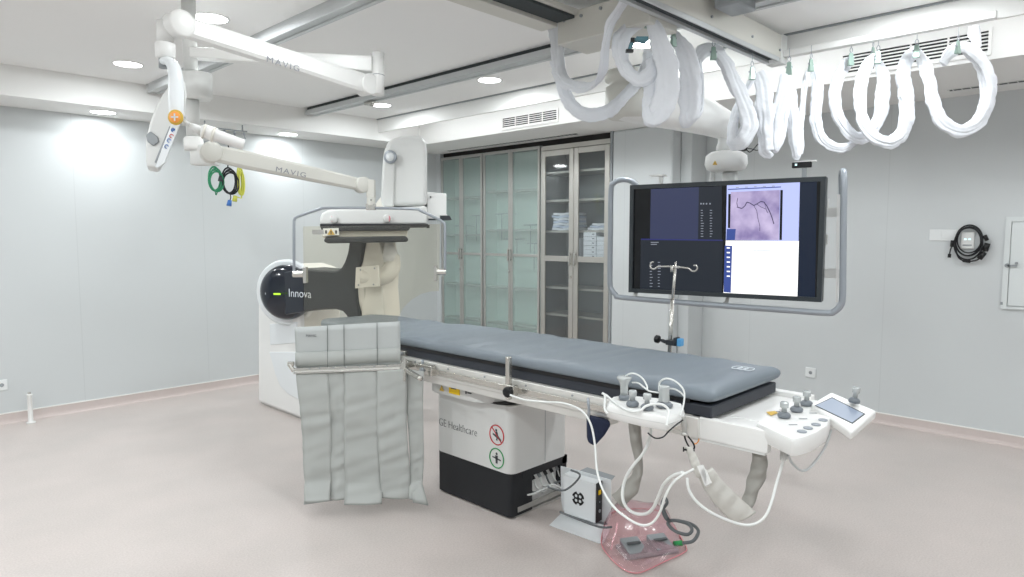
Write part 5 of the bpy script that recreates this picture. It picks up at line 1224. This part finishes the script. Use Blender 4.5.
kk = K * 4
for r_ in rings: b.v += r_
for i in range(len(rings) - 1):
    for j in range(kk): b.face([i * kk + j, i * kk + (j + 1) % kk, i * kk + kk + (j + 1) % kk, i * kk + kk + j], True)
b.face([(len(rings) - 1) * kk + j for j in range(kk)])
build('pouch_film', b, 'pink_film', pk)
build('pouch_rim', MB().tube([V((p.x, p.y, .008)) for p in out], .003, k=6, n=4, closed=True), 'pink_mark', pk)
build('edge_fold', MB().tube([at(617, 523, 2.42), at(616, 532, 2.40), at(613, 540, 2.38), at(611, 550, 2.37)], .004, k=6, flat=.5), 'pink_film', pk)
pdl = thing('foot_pedal', 'grey foot pedal inside the transparent pink pouch', 'foot pedal', (2.86, 1.82, 0))
e1 = (onZ(676, 548, 0) - onZ(618, 556, 0)).normalized(); e2 = V((-e1.y, e1.x, 0)); e2 = e2 if e2.dot(FH) > 0 else -e2
pc_ = onZ(647, 551, 0)
b = MB().obox(pc_ + Z1 * .012, e1 * .145, e2 * .07, Z1 * .012); build('base', b, 'plastic_grey', pdl, bevel=.008)
for s_ in (-.075, .075):
    c_ = pc_ + e1 * s_ + Z1 * .042; b = MB().hexa([c_ - e1 * .05 - e2 * .06 - Z1 * .02, c_ + e1 * .05 - e2 * .06 - Z1 * .02, c_ + e1 * .05 + e2 * .06 - Z1 * .02, c_ - e1 * .05 + e2 * .06 - Z1 * .02, c_ - e1 * .05 - e2 * .06 - Z1 * .012, c_ + e1 * .05 - e2 * .06 - Z1 * .012, c_ + e1 * .05 + e2 * .06 + Z1 * .015, c_ - e1 * .05 + e2 * .06 + Z1 * .015]); build('pedal', b, 'plastic_grey', pdl, bevel=.006)
    b = MB().obox(c_ + Z1 * .01, e1 * .035, e2 * .008, Z1 * .004); build('pedal_grip', b, 'cable_grey', pdl)
b = MB().cyl(onZ(674, 544, .03), onZ(682, 543, .03), .014, k=10); build('green_plug', b, 'green', label='green cable connector at the edge of the pink pouch', cat='connector')
cord('grey_cable', 'dark grey cable coiled on the floor right of the pink pouch', [(683, 543, 2.47), (692, 541.5, 2.49), (697, 536, 2.52), (698, 530, 2.56), (692, 524.5, 2.61), (680, 521, 2.65), (671, 520.5, 2.66), (668, 524, 2.62), (675, 531, 2.56), (687, 534.5, 2.52), (692, 530, 2.55), (688, 524, 2.60), (676, 520.5, 2.65), (667, 519.5, 2.66), (663, 510, 2.68), (667, 503, 2.7), (665, 498, 2.72), (662, 504, 2.7), (665, 513, 2.67), (668, 519, 2.64)], .0065, 'cable_grey', n=8)

# ================================================================== WHITE SLEEVE LOOPS
def sleeve(label, pts, r=.04, D=4.1, flat=.4, name='cable_sleeve', wob=.15):
    P = [at(p[0], p[1], p[2] if len(p) > 2 else D) for p in pts]
    R = [(p[3] if len(p) > 3 else r) for p in pts]
    b = MB().tube(P, [q * .95 for q in R], k=40, n=14, flat=flat, wob=wob, wf=14); return build(name, b, 'sleeve', label=label, cat='cable sleeve', group='white cable sleeves looped from the ceiling rail')
sleeve('white sleeve dropping from the left end of the bridge and curving up to its front', [(554, 22, 3.95, .02), (555, 30, 3.95, .042), (558, 48, 3.95), (559, 66, 3.95), (562, 78, 3.93), (575, 86, 3.9), (590, 86, 3.78), (600, 78, 3.62), (604, 62, 3.5), (606, 42, 3.42, .032), (611, 22, 3.36), (621, 6, 3.3), (630, -8, 3.25)], .038)
sleeve('white sleeve in the lowest leftmost loop under the bridge', [(556, 60, 4.02), (561, 80, 4.02), (567, 97, 4.02), (577, 110, 4.0, .043), (590, 114, 4.0, .044), (604, 112, 4.0, .042), (617, 103, 4.0), (628, 92, 4.05, .034), (637, 82, 4.12, .034), (645, 68, 4.2, .032), (648, 50, 4.25, .03)], .036)
sleeve('white sleeve looping round the pivot column with a teal clamp in front', [(648, 18, 3.45, .02), (641, 22, 3.45), (629, 30, 3.45), (622, 42, 3.44, .045), (622, 58, 3.44), (629, 72, 3.44), (640, 78, 3.44), (650, 72, 3.44), (655, 60, 3.44, .035)], .036)
sleeve('white sleeve falling broad and long right of the pivot column', [(648, 18, 3.4, .02), (654, 26, 3.4, .035), (661, 44, 3.4, .05), (667, 70, 3.4, .055), (667, 95, 3.4, .06), (660, 113, 3.4, .055), (652, 119, 3.4, .04), (649, 108, 3.42, .04), (652, 88, 3.45, .045), (655, 70, 3.46, .04), (650, 58, 3.46, .03)], .05)
sleeve('white sleeve in a narrow vertical fold, first right of the boom root', [(674, 32, 3.62, .02), (680, 42, 3.62, .04), (688, 58, 3.62, .05), (692, 82, 3.62, .06), (692, 105, 3.62, .06), (690, 120, 3.62, .045), (698, 112, 3.68, .045), (700, 85, 3.7, .04), (697, 62, 3.7, .035)], .05)
sleeve('white sleeve twisting down to a point beside the monitor swivel', [(697, 62, 3.9, .03), (704, 52, 3.9), (714, 50, 3.9, .035), (724, 62, 3.9, .038), (733, 82, 3.9, .042), (744, 105, 3.9, .046), (748, 125, 3.9, .05), (742, 140, 3.9, .05), (733, 141, 3.92, .038), (733, 126, 3.94, .03), (738, 108, 3.95, .028), (746, 90, 3.95, .022), (752, 78, 3.95, .02), (753, 68, 3.95, .015)], .04)
sleeve('white sleeve hanging straight and flat, first left of the paired strands', [(758, 72, 4.0, .03), (762, 82, 4.0, .045), (765, 105, 4.0, .052), (767, 130, 4.0, .055), (768, 150, 4.0, .05), (769, 151, 4.0, .02)], .05)
sleeve('white sleeve strand with a ragged lower end, middle of the straight strands', [(784, 74, 4.0, .02), (784, 88, 4.0, .035), (779, 110, 4.0, .04), (776, 132, 4.0, .036), (776, 150, 4.0, .02), (782, 134, 4.02, .034), (786, 108, 4.02, .036), (788, 85, 4.02, .03)], .035)
sleeve('long narrow white sleeve strand reaching lowest of the straight strands', [(786, 74, 4.05, .02), (790, 90, 4.05, .04), (793, 115, 4.05, .045), (796, 140, 4.05, .04), (798, 156, 4.05, .03), (800, 135, 4.08, .03), (803, 108, 4.1, .032), (806, 80, 4.1, .03), (811, 66, 4.1, .02)], .04)
sleeve('white sleeve swinging from the eighth clip into a shallow bend', [(811, 66, 4.1, .02), (817, 74, 4.1, .036), (818, 95, 4.1, .036), (816, 118, 4.1, .036), (822, 138, 4.1, .034), (836, 147, 4.1, .03), (848, 146, 4.12, .025), (858, 138, 4.14, .02)], .036)
sleeve('white sleeve ring hanging from two clips, left of the overlapping rings', [(852, 60, 4.1, .02), (845, 66, 4.1, .034), (837, 84, 4.1, .036), (836, 104, 4.1, .036), (842, 122, 4.1, .036), (855, 136, 4.1, .034), (868, 134, 4.1, .034), (878, 118, 4.1, .04), (882, 96, 4.1, .045), (882, 76, 4.1, .04), (878, 62, 4.1, .025)], .036)
sleeve('white sleeve ring overlapping its left neighbour, below the long grille', [(876, 56, 4.0, .02), (868, 64, 4.0, .034), (861, 82, 4.0, .036), (860, 100, 4.0, .036), (864, 122, 4.0, .036), (877, 138, 4.0, .036), (892, 141, 4.0, .036), (904, 130, 4.0, .04), (907, 110, 4.0, .044), (905, 92, 4.0, .044), (902, 74, 4.0, .04), (908, 58, 4.0, .036), (917, 50, 4.0, .025)], .036)
sleeve('widest white sleeve loop at the right end, below the long grille', [(917, 50, 3.95, .022), (924, 62, 3.95, .036), (930, 82, 3.95, .038), (934, 102, 3.95, .040), (944, 122, 3.95, .042), (960, 130, 3.95, .038), (976, 124, 3.95, .038), (986, 108, 3.95, .044), (989, 88, 3.95, .048), (984, 68, 3.95, .046), (974, 54, 3.95, .044), (962, 48, 3.95, .036), (950, 54, 3.95, .034), (942, 64, 3.95, .022)], .04)
sleeve('short white sleeve stub hanging at the right end of the rail', [(975, 26, 4.0, .03), (976, 36, 4.0, .034), (978, 48, 4.0, .02)], .03)
# bulldog clips holding them
ck = None
clips = [(648, 19, 3.42, 'steel-green clip at the bridge edge above the pivot column'), (673.5, 38, 3.6, 'steel-green clip holding the first narrow fold'), (713.5, 52, 3.84, 'steel-green clip holding the twisted sleeve'), (752, 72, 3.9, 'steel-green clip with looped strands beside the bridge end'),
         (789, 67, 4.0, 'steel-green clip above the paired straight strands'), (811, 64, 4.02, 'steel-green clip above the lowest straight strand'), (851, 58, 4.04, 'steel-green clip at the left end of the long grille'), (878, 56, 3.96, 'steel-green clip above the two overlapping rings'), (916.5, 50, 3.9, 'steel-green clip between the overlapping rings and the widest loop'), (958, 46, 3.9, 'steel-green clip at the top of the widest loop'), (873, 52, 4.12, 'steel-green clip just left of the one above the overlapping rings')]
for i, (x, y, D, lab) in enumerate(clips):
    c_ = at(x, y, D)
    if ck is None:
        ck = thing('bulldog_clip', 'small ' + lab, 'clip', c_, group='clips holding the sleeves')
        b = MB().hexa([V(p) for p in [(-.018, -.012, -.045), (.018, -.012, -.045), (.018, .012, -.045), (-.018, .012, -.045), (-.012, -.004, .03), (.012, -.004, .03), (.012, .004, .03), (-.012, .004, .03)]]); build('jaw', b, 'clip_green', ck, bevel=.003, local=True)
        b = MB().tube([(0, 0, .028), (.009, 0, .045), (0, 0, .062), (-.009, 0, .045), (0, 0, .028)], .0022, k=5).cyl((-.02, 0, .0), (.02, 0, .0), .006, k=8); build('ring', b, 'tube_grey', ck, local=True)
        b = MB().tube([(0, 0, .06), (0, 0, .11)], .0016, k=5, n=2); build('hook_wire', b, 'tube_grey', ck, local=True)
        ck.rotation_euler = (0, 0, HEAD - PI / 2)
    else: dup(ck, c_, HEAD - PI / 2 + rnd.uniform(-.7, .7), 'small ' + lab)
q = at(635, 45, 3.34)
t = thing('teal_clamp', 'teal metal spring clamp hanging in front of the pivot column', 'clamp', q)
b = MB().tube([at(646, 42, 3.34), at(640, 41, 3.34), at(634, 40, 3.34), at(631.5, 44, 3.34), at(629, 51, 3.34)], [.012, .010, .010, .014, .012], k=8, flat=.5).obox(at(642, 39, 3.34), RT * .03, FH * .01, Z1 * .010); build('body', b, 'clip_teal', t)
b = MB().obox(at(629.5, 51, 3.33), RT * .018, FH * .012, Z1 * .007).obox(at(632.5, 40, 3.33), RT * .009, FH * .008, Z1 * .010); build('grip', b, 'black', t)

# ------------------------------------------------------------------ render look
w = bpy.data.worlds.new('world'); S.world = w; w.use_nodes = True; w.node_tree.nodes['Background'].inputs[0].default_value = (.8, .85, .9, 1); w.node_tree.nodes['Background'].inputs[1].default_value = 0.2
S.view_settings.view_transform = 'Standard'; S.view_settings.look = 'None'; S.view_settings.gamma = 1; S.view_settings.use_curve_mapping = False
S.view_settings.exposure = 0.18
S.cycles.use_denoising = True
S.cycles.max_bounces = 10; S.cycles.diffuse_bounces = 6; S.cycles.transparent_max_bounces = 16
